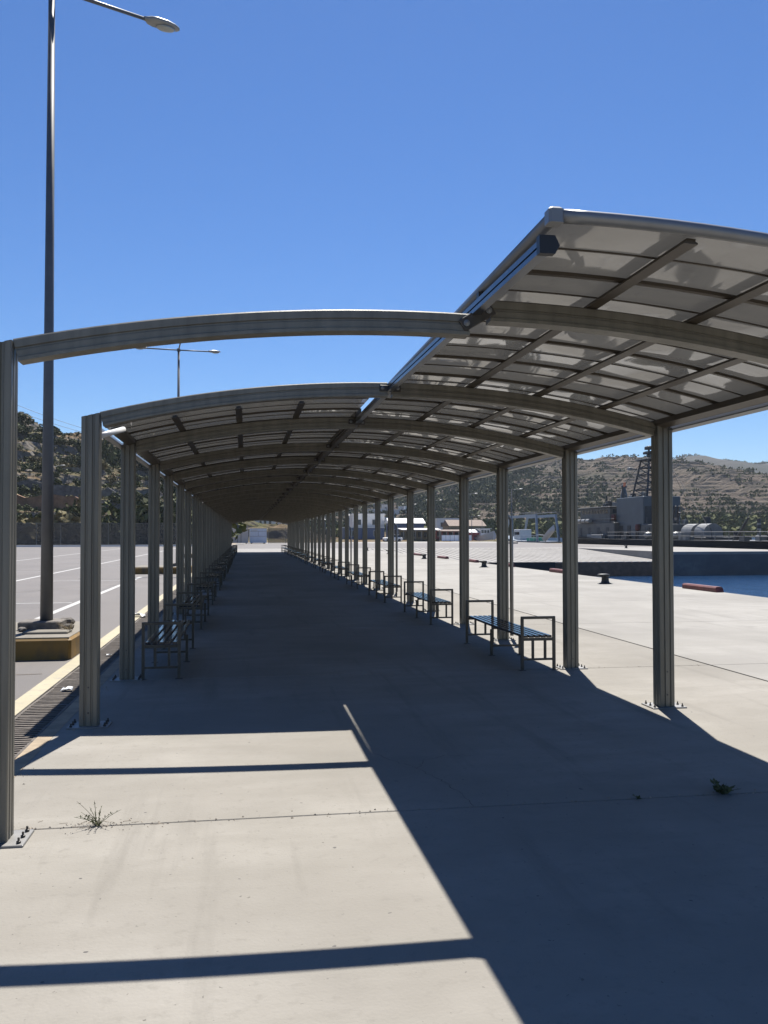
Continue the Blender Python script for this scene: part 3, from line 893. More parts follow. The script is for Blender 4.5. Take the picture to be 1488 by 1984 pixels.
HRx = [-200, 0, 57, 79, 134, 171, 209, 240, 267, 291, 311, 348, 364, 384, 450, 600, 1200]
HRz = [30, 12, 19, 28, 41, 50.5, 55, 55.4, 56.8, 56.2, 53, 45, 42.2, 40, 44, 60, 60]
def z_right(X, Y):
    xs_ = X * 600 / np.clip(Y, 380, 600)
    H = np.interp(X, HRx, HRz)
    t = np.clip((Y - 262) / (600 - 262), 0, 1)
    z = H * (0.72 * t + .28 * sstep(t)) - np.clip((Y - 600) / 300, 0, 1) * H * .5
    z = z + n1(X, Y) * 2.6 * t * (1 - .6 * t) + n2_(X, Y) * .7 * t
    zt = terr(z, 2.7, .25)
    z = zt * .85 + z * .15
    return np.where(Y < 264, -2.6, z + .3)
hr = struct(put('terraced_hill', grid_mesh('terraced_hill', np.linspace(-120, 700, 200), np.concatenate([np.linspace(258, 612, 280), np.linspace(616, 900, 30)]), z_right, 'hill_far')))
def z_back(X, Y):
    H = np.interp(X, [0, 300, 579, 666, 701, 754, 833, 1100, 1800], [60, 80, 110, 120.5, 121.5, 118, 110.6, 100, 90])
    t = sstep((Y - 850) / 450)
    return H * t - np.clip((Y - 1300) / 600, 0, 1) * H * .5 + n1(X, Y) * 3 * t - 5 * (1 - t)
struct(put('back_hill', grid_mesh('back_hill', np.linspace(-100, 1800, 110), np.linspace(850, 1900, 60), z_back, 'hill_back')))

# retaining walls and cut bank on the near hill
def hill_wall(nm, x0, x1, y, h0, h1, th, m_, label, cat='wall', seed=1, base=None):
    n = max(6, int((x1 - x0) / 1.5)); rg = random.Random(seed); front = []
    rings = []
    for i in range(n + 1):
        x = x0 + (x1 - x0) * i / n
        yy = y + math.sin(x * .21 + seed) * .8
        zb = base if base is not None else float(z_left(np.array([x]), np.array([yy]))[0]) - .8
        zt = zb + .8 + h0 + (h1 - h0) * i / n + rg.uniform(-.12, .12)
        j = rg.uniform(-.1, .1)
        rings.append([(x, yy - th / 2 + j, zb), (x, yy + th / 2, zb), (x, yy + th / 2, zt), (x, yy - th / 2 + j + .12, zt)])
    return tag(MB().loft(rings).ob(nm, m_), label, cat)
hill_wall('stone_wall', -42, -6, 128, 2.6, 2.2, 1.0, 'drystone', 'lowest dry stone wall right behind the wire fence', seed=1)
hill_wall('cut_bank', -44, -24, 147, 3.2, 2.4, 1.6, 'cut_soil', 'orange earth bank cut into the slope above the walls', 'bank', seed=2)
hill_wall('stone_wall', -46, -8, 140, 1.9, 1.6, 1.0, 'drystone_grey', 'grey terrace wall below the orange earth bank', seed=3)
hill_wall('stone_wall', -44, -10, 161, 2.3, 2.0, 1.2, 'drystone_grey', 'long grey retaining wall above the orange earth bank', seed=4)
hill_wall('stone_wall', -40, -4, 178, 1.2, 1.0, 1.0, 'drystone', 'highest terrace wall under the ridge of the near hill', seed=5)
# loose pale boulders
for k in range(26):
    x = rnd.uniform(-44, -6); y = rnd.uniform(126, 175); r_ = rnd.uniform(.35, .95)
    z = float(z_left(np.array([x]), np.array([y]))[0])
    tag(MB().blob((0, 0, r_ * .3), (r_ * 1.3, r_, r_ * .7), k * 13 + 5, amp=.3).ob('boulder', 'drystone', None, False, (x, y, z)), 'pale boulder lying on the near hillside among the scrub', 'boulder', 'boulders on the near hillside')

# ------------------------------------------------------------------ vegetation
def leaf_clump(seed, n, rx, rz, size, lobes=5):
    rg = np.random.default_rng(seed)
    cs = rg.normal(0, .42, (lobes, 3)) * np.array([rx, rx, rz * .55]); cs[:, 2] += rz * .55
    cr = rg.uniform(.35, .6, lobes)
    V = []; F = []
    for k in range(n):
        i = rg.integers(lobes)
        d = rg.normal(0, 1, 3); d /= np.linalg.norm(d)
        p = cs[i] + d * cr[i] * np.array([rx, rx, rz * .8]) * rg.uniform(.72, 1.05)
        if p[2] < 0.02: p[2] = abs(p[2]) * .4 + .02
        a = rg.normal(0, 1, 3); a /= np.linalg.norm(a)
        b_ = np.cross(a, d * .6 + rg.normal(0, .5, 3)); b_ /= np.linalg.norm(b_) + 1e-9
        s_ = size * rg.uniform(.6, 1.4)
        q = len(V)
        V += [p - a * s_, p + b_ * s_ * .6, p + a * s_, p - b_ * s_ * .6]
        F.append((q, q + 1, q + 2, q + 3))
    return np.array(V), F
def clump_mesh(nm, m_, seed, n, rx, rz, size, lobes=6):
    V, F = leaf_clump(seed, n, rx, rz, size, lobes)
    me = bpy.data.meshes.new(nm); me.from_pydata(V.tolist(), [], F); me.materials.append(M[m_]); me.update(); add_tint(me, seed)
    return me
crowns = {k: [clump_mesh('crown', m_, 20 + i + j * 7, 520, 1.0, 1.2, .16, 7) for i in range(3)] for j, (k, m_) in enumerate((('d', 'leaf_dark'), ('g', 'leaf_green'), ('y', 'leaf_dry')))}
trunk_me = MB().tube([(0, 0, -.3), (.03, 0, .35), (-.02, .03, .8)], [.09, .06, .025], 6).mesh('trunk', 'bark')
LAB = {'d': ('dark evergreen bush on the near hillside behind the fence', 'dark bushes on the near hillside'), 'g': ('bright green shrub on the near hillside behind the fence', 'green shrubs on the near hillside'), 'y': ('dry yellowish shrub on the near hillside behind the fence', 'dry shrubs on the near hillside')}
def shrub(x, y, r_, kind, label=None, group=None, nm='hillside_shrub', hz=1.0, zf=z_left, cat='shrub'):
    z = float(zf(np.array([float(x)]), np.array([float(y)]))[0])
    t = thing(nm, label or LAB[kind][0], cat, (x, y, z - .1), rnd.uniform(0, 6), group or LAB[kind][1])
    t.scale = (r_ * rnd.uniform(.85, 1.2), r_ * rnd.uniform(.85, 1.2), r_ * hz * rnd.uniform(.8, 1.1))
    put('crown', rnd.choice(crowns[kind]), t); put('trunk', trunk_me, t)
    return t
# big ones close to the fence
for (x, y, r_, k) in ((-36, 126, 1.5, 'd'), (-31.5, 131, 1.2, 'g'), (-26, 126, 2.6, 'y'), (-23.5, 127, 2.3, 'y'), (-21, 131, 1.9, 'd'), (-28, 132, 1.5, 'g'), (-19, 127, 1.8, 'd'), (-16.5, 129, 2.4, 'd'), (-14, 126, 2.6, 'd'),
                      (-12, 131, 2.0, 'g'), (-11, 127, 2.8, 'd'), (-9, 129, 3.0, 'd'), (-8.2, 134, 3.2, 'd'), (-10, 138, 3.0, 'g'), (-6.5, 131, 2.5, 'd'), (-34, 137, 1.5, 'd'), (-24, 137, 2.0, 'd'), (-18, 140, 2.4, 'd'), (-14, 144, 2.2, 'd'), (-12, 150, 2.5, 'd')):
    shrub(x, y, r_ * 1.3, k if int(abs(x) * 7) % 3 else 'g', hz=1.15)
for k in range(260):
    y = 126 + 85 * rnd.random() ** .8
    x = rnd.uniform(-.34, -.06) * y
    shrub(x, y, rnd.uniform(.5, 1.35) * (1.0 if y < 170 else 1.15), rnd.choices('dgy', (7, 2, 1.4))[0])
for (x, y, r_, h_) in ((-29.5, 196, 2.6, 1.6), (-27.5, 200, 2.2, 1.3), (-32, 199, 1.6, 1.2), (-21.5, 200, 2.2, 1.3), (-18.5, 198, 2.2, 1.6), (-42, 205, 2.0, .8), (-46, 207, 2.2, .7), (-15.5, 192, 2.6, 1.6), (-13, 186, 3.0, 1.5), (-50, 208, 2.4, .7)):
    shrub(x, y, r_, 'd', 'dark tree standing on the ridge of the near hill', 'trees on the near ridge', 'ridge_tree', h_, cat='tree')

def scatter(name, m_, pts, rad, seed, tmpl_n=14, flat=.8):
    """many small leafy tufts joined as one mass"""
    rg = np.random.default_rng(seed)
    T = [leaf_clump(seed + q, tmpl_n, 1.0, 1.1, .42, 3)[0] for q in range(4)]
    VV = []; n = 0
    tint = []
    for (x, y, z), r_ in zip(pts, rad):
        t_ = T[rg.integers(4)]; a = rg.uniform(0, 6.28); c, s_ = math.cos(a), math.sin(a)
        VV.append(np.stack([x + (t_[:, 0] * c - t_[:, 1] * s_) * r_, y + (t_[:, 0] * s_ + t_[:, 1] * c) * r_, z + t_[:, 2] * r_ * flat], -1))
        b_ = rg.random(); tint.append(np.clip(b_ * .7 + rg.random(tmpl_n) * .4, 0, 1))
    V = np.concatenate(VV); F = np.arange(len(V)).reshape(-1, 4)
    me = bpy.data.meshes.new(name); me.from_pydata(V.tolist(), [], F.tolist()); me.materials.append(M[m_]); me.update()
    at = me.attributes.new('tint', 'FLOAT', 'FACE'); at.data.foreach_set('value', np.concatenate(tint).astype(np.float32))
    o = put(name, me); o['kind'] = 'stuff'
    return o
# low scrub on the near hill
y = 125 + 95 * nrg.random(4200); x = -.36 * y + y * .31 * nrg.random(4200)
z = z_left(x, y)
o = scatter('hillside_scrub', 'leaf_dark', np.stack([x, y, z - .05], -1), nrg.uniform(.25, .7, 4200), 31, 16, .7)
tag(o, 'low dark scrub covering the near hillside', 'scrub')
y = 125 + 95 * nrg.random(900); x = -.36 * y + y * .31 * nrg.random(900)
o = scatter('dry_scrub', 'leaf_dry', np.stack([x, y, z_left(x, y) - .05], -1), nrg.uniform(.2, .55, 900), 37, 14, .7)
tag(o, 'dry straw coloured scrub between the bushes of the near hillside', 'scrub')
# woods on the far hill: dense on its left flank, sparse on the terraces
Nn = 24000
y = 266 + 345 * nrg.random(Nn) ** .9; ax = .04 + .66 * nrg.random(Nn); x = ax * y
dens = np.clip(1.3 - (ax - .22) * 5.0, .13, 1) + np.clip(1 - (y - 266) / 120, 0, 1) * .6
keep = nrg.random(Nn) < np.clip(dens * (.12 + 1.1 * sstep((n2_(x, y) * .7 + n1(x, y) * .6 + .15) * 1.8)), 0, 1)
x, y, ax = x[keep], y[keep], ax[keep]
r_ = nrg.uniform(1.0, 2.3, len(x)) * np.where(ax < .34, 1.15, .85)
o = scatter('far_hill_wood', 'leaf_dark', np.stack([x, y, z_right(x, y) - .3], -1), r_, 41, 14, .95)
tag(o, 'scattered dark trees and scrub covering the terraced far hill', 'wood')
Nn = 2500
y = 264 + 45 * nrg.random(Nn); ax = .06 + .62 * nrg.random(Nn); x = ax * y
o = scatter('shore_wood', 'leaf_green', np.stack([x, y, z_right(x, y) - .3], -1), nrg.uniform(1.4, 3.2, Nn), 47, 16, 1.1)
tag(o, 'dark green belt of trees along the foot of the far hill', 'wood')
Nn = 500
x = 560 + 300 * nrg.random(Nn); y = 1285 + 30 * nrg.random(Nn)
o = scatter('back_ridge_wood', 'leaf_dark', np.stack([x, y, z_back(x, y) - .5], -1), nrg.uniform(1.5, 3.6, Nn), 53, 14, 1.0)
tag(o, 'thin line of trees along the distant blue ridge', 'wood')

# ------------------------------------------------------------------ wire fences
def fence(nm, pts, h, label, step=3.0):
    t = thing(nm, label, 'fence')
    for (a, b_) in zip(pts[:-1], pts[1:]):
        a, b_ = Vector(a), Vector(b_); n = max(1, round((b_ - a).length / step))
        for k in range(n):
            p = a + (b_ - a) * k / n; q = a + (b_ - a) * (k + 1) / n
            MB().tube([p, p + Vector((0, 0, h + .1))], .035, 6).ob('post', 'steel', t)
            d = (q - p).normalized() * .04
            MB().bar(p + d + Vector((0, 0, h / 2)), q - d + Vector((0, 0, h / 2)), .012, h - .06).ob('net_panel', 'net', t)
            MB().bar(p + d + Vector((0, 0, h)), q - d + Vector((0, 0, h)), .035).ob('top_rail', 'steel', t)
    return t
fence('wire_fence', [(-60, 113, 0), (-30, 120.5, 0), (-9, 121.5, 0)], 3.1, 'tall grey wire fence with netting along the far side of the parking lot')
fence('wire_fence', [(3.9, 153, 0), (16, 156, 0)], 2.7, 'wire fence with rail standing beside the white cabin')

# ------------------------------------------------------------------ power lines
def sag(a, b_, s_, n=14):
    a, b_ = Vector(a), Vector(b_)
    return [a + (b_ - a) * (k / n) - Vector((0, 0, s_ * 4 * (k / n) * (1 - k / n))) for k in range(n + 1)]
for k, (za, zb, lab) in enumerate(((24.2, 17.0, 'lower overhead cable sagging across the sky to the near hill'), (25.4, 17.3, 'upper overhead cable sagging across the sky to the near hill'))):
    tag(MB().tube(sag((-43, 150, za), (-15, 160, zb), 1.2), .03, 4).ob('power_cable', 'cable'), lab, 'cable')

# ------------------------------------------------------------------ distant lamp posts
far = [((43.5, 140, 0), (178, -4), 8.9), ((42, 163, 0), (178, -4), 9.2), ((42.5, 196, 0), (178, -4), 9.2), ((42, 224, 0), (178, -4), 9.2), ((48.5, 185, 0), (178, -4), 5.4)]
flab = ['two armed lamp post on a round base by the gantry boat', 'two armed lamp post on the mole behind the sheds', 'two armed lamp post on the mole before the wooded slope', 'two armed lamp post farthest along the mole', 'short two armed lamp post beside the red awnings']
for (l_, an, h_), lb in zip(far, flab):
    lamp_post(l_, h_, an, lb, 1.15, .1, 'lamp posts on the mole', 1.35, .10, .06)
tag(MB().lathe([(1.0, 0), (1.0, .22), (.7, .34), (.25, .36)], 20).ob('concrete_plinth', 'mole', None, False, (43.5, 140, 0)), 'round concrete base under the lamp post by the gantry boat', 'plinth')
lamp_post((-24.4, 112, 0), 9.6, (15,), 'single armed lamp post in front of the wire fence', 1.9, .45, None, 1.1)

# ------------------------------------------------------------------ cabins at the end of the walkway
def cabin(loc, sx, sy, h, m_, label, nm, ribs):
    t = thing(nm, label, 'container', loc)
    MB().bbox(0, sx, 0, sy, .12, h, .03).ob('body', m_, t)
    MB().box(-.04, sx + .04, -.04, sy + .04, h + .002, h + .10).ob('roof', 'white', t)
    for x in (.25, sx - .45): MB().box(x, x + .2, .1, sy - .1, 0, .119).ob('skid', 'steel_dark', t)
    for x in ribs: MB().box(x, x + .07, -.03, -.002, .14, h - .03).ob('rib', 'steel_dark', t)
    return t
t = cabin((.72, 150, .005), 2.85, 6, 2.5, 'cabin', 'white site cabin with panelled bluish front at the walkway end', 'site_cabin', ())
MB().box(0.03, 2.82, -.03, -.002, 1.22, 1.26).ob('panel_joint', 'steel', t)
MB().box(0.03, 2.82, -.03, -.002, 2.06, 2.10).ob('panel_joint', 'steel', t)
MB().box(1.42, 1.46, -.035, -.004, 1.27, 2.05).ob('panel_joint', 'steel', t)
MB().box(.2, 1.3, -.03, -.004, 2.14, 2.4).ob('vent_panel', 'white', t)
cabin((-5.6, 149.3, .005), 6.1, 2.6, 2.55, 'beige', 'beige storage container with dark vertical ribs beside the site cabin', 'storage_container', (1.0, 2.2, 3.4, 4.25, 4.85))

# ------------------------------------------------------------------ houses, sheds, car across the mole
def house(loc, sx, sy, h, m_, label, wins, roof='flat', roof_m='white', nm='house', door=None, rz=0):
    t = thing(nm, label, 'house', loc, rz)
    MB().box(0, sx, 0, sy, 0, h).ob('wall', m_, t)
    if roof == 'flat':
        MB().box(-.12, sx + .12, -.12, sy + .12, h + .002, h + .22).ob('roof', roof_m, t)
    else:
        mb = MB(); e = .35
        mb.v = [(-e, -e, h), (sx + e, -e, h), (sx + e, sy + e, h), (-e, sy + e, h), (-e, sy / 2, h + roof), (sx + e, sy / 2, h + roof)]
        mb.f = [(0, 1, 5, 4), (2, 3, 4, 5), (0, 4, 3), (1, 2, 5), (0, 3, 2, 1)]
        mb.ob('roof', roof_m, t)
    for (x, z, w, hh) in wins:
        o = MB().box(x - .08, x + w + .08, -.05, .0, z - .08, z + hh + .08).ob('window', 'beige', t)
        MB().box(x, x + w, -.06, -.051, z, z + hh).ob('pane', 'window', o)
    if door:
        x, w, hh = door
        MB().box(x, x + w, -.06, 0, .02, hh).ob('door', 'blue_wall', t)
    return t
house((22.0, 196, 0), 9, 7, 3.0, 'blue_wall', 'low blue house below the white block', ((1.2, 1.2, .9, 1.1), (4.2, 1.2, .9, 1.1), (6.6, 1.2, .9, 1.1)), 'flat', 'white', 'house', (3, .9, 2))
house((25, 205, 0), 7.5, 8, 6.2, 'white', 'white two storey house rising behind the blue house', ((1, 3.8, .9, 1.2), (4.6, 3.8, .9, 1.2), (3, 1.2, .9, 1.2)))
house((33, 200, 0), 8, 6, 4.1, 'blue_wall', 'dark blue house with pale roof beside the open shed', ((1, 1.4, 1, 1.2), (4, 1.4, 1, 1.2)), 1.2, 'white')
house((50.5, 214, 0), 9, 8, 3.6, 'ochre_wall', 'ochre house with tiled roof behind the red awnings', ((1, 1.2, 1, 1.3), (3.4, 1.2, 1, 1.3), (6, 1.2, 1, 1.3)), 1.6, 'tile')
house((53, 240, 0), 7, 7, 5.8, 'white', 'pale two storey house on the rise behind the ochre one', ((1, 3.6, .9, 1.2), (3.8, 3.6, .9, 1.2), (3, 1.2, .9, 1.2)))
house((2.3, 215, 0), 5, 6, 5.6, 'white', 'white house with tall blue windows seen past the walkway end', ((1.1, 3.5, .5, 1.5), (2.2, 3.5, .5, 1.5), (3.4, 3.5, .5, 1.5)))
house((7.6, 206, 0), 2.6, 4, 5.0, 'beige', 'small beige block beside the tall windowed white house', ((.8, 3.6, .6, .9),))
for k in range(12):
    y_ = 290 + 200 * rnd.random(); x_ = y_ * rnd.uniform(.07, .2)
    z_ = float(z_right(np.array([x_]), np.array([y_]))[0]) - .6
    w = rnd.uniform(3.5, 7)
    house((x_, y_, z_), w, 5, rnd.uniform(3, 4.6), rnd.choice(['white', 'white', 'beige', 'ochre_wall']), 'small pale house scattered among trees on the far slope', ((w * .2, 1.3, .8, 1.1), (w * .6, 1.3, .8, 1.1)), 'flat', 'white')['group'] = 'small houses on the far slope'
def shed(loc, sx, sy, h, roof_m, wall_m, label, nposts):
    t = thing('open_shed', label, 'shed', loc)
    rings = [[(x, -.3, h - .002 + .0), (x, sy + .3, h + .35), (x, sy + .3, h + .5), (x, -.3, h + .16)] for x in (-.4, sx + .4)]
    MB().loft(rings).ob('roof', roof_m, t)
    MB().box(0, sx, sy - .2, sy, 0, h + .2).ob('back_wall', wall_m, t)
    for k in range(nposts):
        x = .1 + (sx - .2) * k / (nposts - 1)
        MB().box(x - .08, x + .08, 0, .16, 0, h).ob('post', 'steel', t)
    for k in range(nposts - 1):
        x = .1 + (sx - .2) * (k + .5) / (nposts - 1)
        MB().box(x - .45, x + .45, sy - .26, sy - .202, 1.0, 2.0).ob('hatch', 'window', t)
    return t
shed((33.2, 184, 0), 8.0, 5, 2.4, 'beige', 'ochre_wall', 'open shed with thin white roof on posts beside the parked car', 7)
shed((42.2, 188, 0), 5.6, 5, 2.1, 'tile', 'pink', 'open shed with tiled roof and pink back wall', 5)
# white panel fence and red awnings
t = thing('panel_fence', 'row of white panels in front of the pink shed', 'fence', (41.6, 184, 0))
for k in range(7): MB().box(k * .95, k * .95 + .88, 0, .06, .12, 1.35).ob('panel', 'cabin', t)
for k in range(8): MB().box(k * .95 - .05, k * .95 - .01, 0, .06, 0, 1.5).ob('post', 'steel', t)
def awning(loc, sx, label):
    t = thing('awning', label, 'awning', loc)
    MB().loft([[(x, 0, 1.9), (x, 2.6, 2.6), (x, 2.6, 2.66), (x, 0, 1.96)] for x in (0, sx)]).ob('canopy', 'white', t)
    MB().loft([[(x, 0, 1.4), (x, .03, 1.4), (x, .03, 1.9), (x, 0, 1.9)] for x in (0, sx)]).ob('valance', 'pink', t)
    for x in (.05, sx - .05): MB().tube([(x, .1, 0), (x, .1, 1.9)], .04, 6).ob('post', 'steel', t)
    MB().box(.1, sx - .1, 2.5, 2.6, 0, 2.5).ob('back_panel', 'pink', t)
awning((49, 192, 0), 2.6, 'pale awning with red valance beside the white boat')
awning((51.7, 199, 0), 2.6, 'farther pale awning with red valance near the ochre house')
def car(loc, rz, label):
    t = thing('parked_car', label, 'car', loc, rz)
    def sec(x, w, z0, z1): return [(x, -w, z0), (x, w, z0), (x, w, z1 - .08), (x, w - .1, z1), (x, -w + .1, z1), (x, -w, z1 - .08)]
    MB().loft([sec(-2, .7, .35, .75), (sec(-1.85, .82, .22, .85)), sec(-.9, .85, .2, .92), sec(.9, .85, .2, .95), sec(1.8, .82, .22, .9), sec(1.98, .7, .35, .8)]).ob('body', 'white', t, False)
    MB().loft([[(-.95, -.75, .921), (-.95, .75, .921), (1.65, .75, .921), (1.65, -.75, .921)], [(-.25, -.6, 1.42), (-.25, .6, 1.42), (1.25, .6, 1.42), (1.25, -.6, 1.42)]]).ob('cabin_glass', 'window', t)
    MB().bbox(-.28, 1.28, -.62, .62, 1.421, 1.46, .02).ob('roof', 'white', t)
    for x in (-1.25, 1.25):
        for y_ in (-.86, .66):
            o = MB().tube([(x, y_, .31), (x, y_ + .2, .31)], .31, 14).ob('wheel', 'rubber', t)
car((30.4, 181, .0), R(8), 'white car parked left of the open shed')

# ------------------------------------------------------------------ boats along the far side of the mole
def hull(t, L_, W, z0, z1, sheer, m_, bow_rake=.8, nm='hull'):
    rings = []
    for k in range(11):
        u = k / 10
        w = W / 2 * (1 - max(0, (u - .55) / .45) ** 2.2) * (.82 + .18 * min(1, u / .3))
        w = max(w, .03); zt = z1 + sheer * max(0, (u - .4) / .6) ** 2
        y = u * L_
        rings.append([(0, y - (bow_rake * .6 if u == 1 else 0), z0), (w * .7, y, z0 + .25), (w, y + (bow_rake * u ** 6), zt), (w - .08 if w > .1 else w * .5, y + bow_rake * u ** 6, zt - .02), (-(w - .08 if w > .1 else w * .5), y + bow_rake * u ** 6, zt - .02), (-w, y + bow_rake * u ** 6, zt), (-w * .7, y, z0 + .25)])
    return MB().loft(rings).ob(nm, m_, t)
t = thing('fishing_boat', 'white fishing boat with wheelhouse moored beside the red awnings', 'boat', (55.2, 205, -2.1), R(180))
hull(t, 13, 4, -.5, 2.9, 1.5, 'boat_white')
w_ = MB().bbox(-1.2, 1.2, 3.5, 6.8, 2.7, 4.9, .08).ob('wheelhouse', 'boat_white', t)
for k in range(3): MB().box(-1.0 + k * .7, -.45 + k * .7, 6.79, 6.83, 3.9, 4.6).ob('pane', 'window', w_)
for k in range(4): MB().box(1.19, 1.23, 3.7 + k * .75, 4.25 + k * .75, 3.9, 4.6).ob('pane', 'window', w_)
MB().box(-1.5, 1.5, 3.2, 7.1, 4.905, 5.0).ob('wheelhouse_roof', 'boat_white', t)
MB().tube([(0, 4, 5.0), (0, 4, 7.2)], .05, 6).ob('mast', 'steel', t)
for s_ in (-1.7, 1.7): MB().tube([(s_, 1, 3.5), (s_, 7, 3.7), (s_ * .75, 10.5, 4.4)], .03, 5).ob('rail', 'steel', t)
for y_ in (2, 5, 8): MB().tube([(1.75, y_, 2.8), (1.75, y_, 3.62)], .03, 5).ob('stanchion', 'steel', t)
MB().bbox(-1.3, 1.3, .5, 2.6, 2.7, 3.3, .05).ob('net_bin', 'ochre_wall', t)

t = thing('gantry_boat', 'work boat with large grey blue stern gantry moored by the lamp post', 'boat', (55.2, 154, -2.1))
hull(t, 25, 5, -.5, 2.35, 1.0, 'boat_blue')
for y_ in (1.2, 22.2):
    o_ = 1.2 if y_ < 10 else -3.2
    for s_ in (-2.1, 2.1): MB().bar((s_, y_, 2.2), (s_ * .9, y_ + o_, 7.0), .42, .34, (1, 0, 0)).ob('gantry_leg', 'boat_blue', t)
for s_ in (-1.9, 1.9): MB().bar((s_, 2.2, 7.1), (s_, 19.2, 7.1), .34, .5).ob('gantry_beam', 'boat_blue', t)
for s_ in (-1.9, 1.9): MB().tube([(s_, 1.6, 7.75), (s_, 20.4, 7.75)], .05, 6).ob('top_rail', 'steel', t)
for k in range(8): MB().tube([(-1.9, 2.4 + k * 2.4, 7.3), (-1.9, 2.4 + k * 2.4, 7.75)], .035, 5).ob('stanchion', 'steel', t)
for z_ in (2.95, 3.4):
    MB().tube([(-2.3, 0, z_), (-2.3, 22, z_ + .1)], .035, 5).ob('deck_rail', 'boat_white', t)
for k in range(10): MB().tube([(-2.3, .2 + k * 2.4, 2.2), (-2.3, .2 + k * 2.4, 3.45)], .035, 5).ob('stanchion', 'boat_white', t)
MB().bbox(-1, 1.4, 15, 19, 2.3, 4.6, .06).ob('deckhouse', 'boat_white', t)
MB().box(-1.04, -1.0, 15.4, 18.6, 3.4, 4.1).ob('window_band', 'window', t)
MB().bbox(-1.6, .6, 5, 9, 2.3, 3.0, .05).ob('net_pile', 'green_net', t)
MB().tube([(-.5, 6.6, 2.3), (-.5, 6.6, 6.9)], .16, 8).ob('post', 'ship_dark', t)
MB().tube([(-2.2, -4.5, 3.4), (-2.2, 1.2, 3.6)], .05, 6).ob('boom', 'boat_white', t)
t = thing('dinghy', 'small pale dinghy tilted up on the mole edge beside the gantry boat', 'boat', (50.6, 143.6, .3), R(200))
hull(t, 3.2, 1.4, 0, .6, .3, 'boat_white', .3)
t.rotation_euler = (R(38), 0, R(200))

# ------------------------------------------------------------------ grey naval ship
t = ship = thing('naval_ship', 'grey naval ship with tall lattice mast moored behind the mole', 'ship', (58, 78, -2.1))
# local: y along the ship (0 near end), x across, z from the water
rings = []
for y_, w, zt in ((0, 3.6, 2.75), (2, 4.3, 2.75), (20, 4.8, 2.8), (45, 4.9, 2.9), (60, 4.4, 3.3), (70, 2.6, 4.0), (77, .2, 4.6)):
    rings.append([(0, y_, -1.5), (w * .85, y_, -.6), (w, y_, zt), (w - .1, y_, zt), (-(w - .1), y_, zt), (-w, y_, zt), (-w * .85, y_, -.6)])
MB().loft(rings).ob('hull', 'hull_black', t)
MB().box(-4.75, 4.75, 1, 58, 2.86, 2.93).ob('deck', 'ship', t)
def sb(nm, x0, x1, y0, y1, z0, z1, m_='ship', b_=.06): return MB().bbox(x0, x1, y0, y1, z0, z1, b_).ob(nm, m_, ship)
sb('lower_house', -3.6, 3.6, 46, 63, 2.9, 5.4)
up = sb('bridge_house', -3.3, 3.3, 48.3, 60.2, 5.41, 7.75)
for k in range(9): MB().box(-3.34, -3.301, 49.0 + k * 1.2, 49.85 + k * 1.2, 6.85, 7.45).ob('bridge_window', 'window', up)
for k in range(5): MB().box(-2.8 + k * 1.2, -1.9 + k * 1.2, 48.26, 48.299, 6.85, 7.45).ob('bridge_window', 'window', up)
sb('bridge_roof', -3.6, 3.6, 48, 60.6, 7.76, 7.9)
sb('tall_house', -2.8, 2.8, 38.0, 47.0, 2.9, 9.0, 'ship_blue')
sb('mid_house', -3.2, 3.2, 29.0, 37.8, 2.9, 5.0)
for k in range(4): MB().box(-3.63, -3.6, 48 + k * 3.6, 49 + k * 3.6, 3.1, 4.7).ob('door', 'ship_dark', ship)
for k in range(3): MB().box(-2.86, -2.801, 39.5 + k * 2.6, 40.6 + k * 2.6, 3.1, 4.9).ob('door', 'ship_dark', ship)
MB().box(-2.6, 2.4, 37.95, 37.999, 5.2, 7.6).ob('louvre', 'ship_dark', ship)
for k in range(3): MB().box(-3.26, -3.2, 30 + k * 2.6, 31.4 + k * 2.6, 3.2, 4.6).ob('hatch', 'ship_dark', ship)
# rounded hangars
for y0, y1 in ((21.4, 23.8), (24.6, 27.2)):
    rings = []
    for y_ in (y0, y1):
        rings.append([(-2.9, y_, 3.3), (-.4, y_, 3.3)] + [(-1.65 + 1.25 * math.cos(a), y_, 3.8 + 1.15 * math.sin(a)) for a in np.linspace(0, math.pi, 14)])
    MB().loft(rings).ob('canister_housing', 'ship_pale', ship)
sb('hangar_base', -3.1, 3.1, 20.8, 28, 2.9, 3.28, 'ship_dark')
# lattice mast
lm = lambda nm: None
def mast(y0, y1, x0, x1, zb, zt, k_, nlev, r_=.15):
    leg = []
    for sx in (0, 1):
        for sy in (0, 1):
            b0 = Vector(((x0, x1)[sx], (y0, y1)[sy], zb)); c0 = Vector(((x0 + x1) / 2, (y0 + y1) / 2, zt))
            tp = Vector((c0.x + (b0.x - c0.x) * k_, c0.y + (b0.y - c0.y) * k_, zt)); leg.append((b0, tp))
            MB().tube([b0, tp], r_, 6).ob('mast_leg', 'ship_dark', ship)
    P_ = lambda i, u: leg[i][0] + (leg[i][1] - leg[i][0]) * u
    for q in range(nlev):
        u0, u1 = q / nlev, (q + 1) / nlev
        for a, b_ in ((0, 1), (1, 3), (3, 2), (2, 0)):
            MB().tube([P_(a, u1), P_(b_, u1)], r_ * .6, 5).ob('mast_brace', 'ship_dark', ship)
            MB().tube([P_(a, u0), P_(b_, u1)], r_ * .5, 5).ob('mast_brace', 'ship_dark', ship)
mast(38.6, 43.4, -1.9, 1.9, 9.0, 14.3, .55, 5)
sb('mast_platform', -1.6, 1.6, 39.0, 43.2, 14.3, 14.5, 'ship_dark')
MB().tube([(0, 41.9, 14.5), (0, 41.9, 15.3)], .3, 10).ob('radar_pedestal', 'ship', ship)
MB().bbox(-.5, .5, 41.0, 42.9, 15.3, 15.7, .1).ob('radar_array', 'ship_dark', ship)
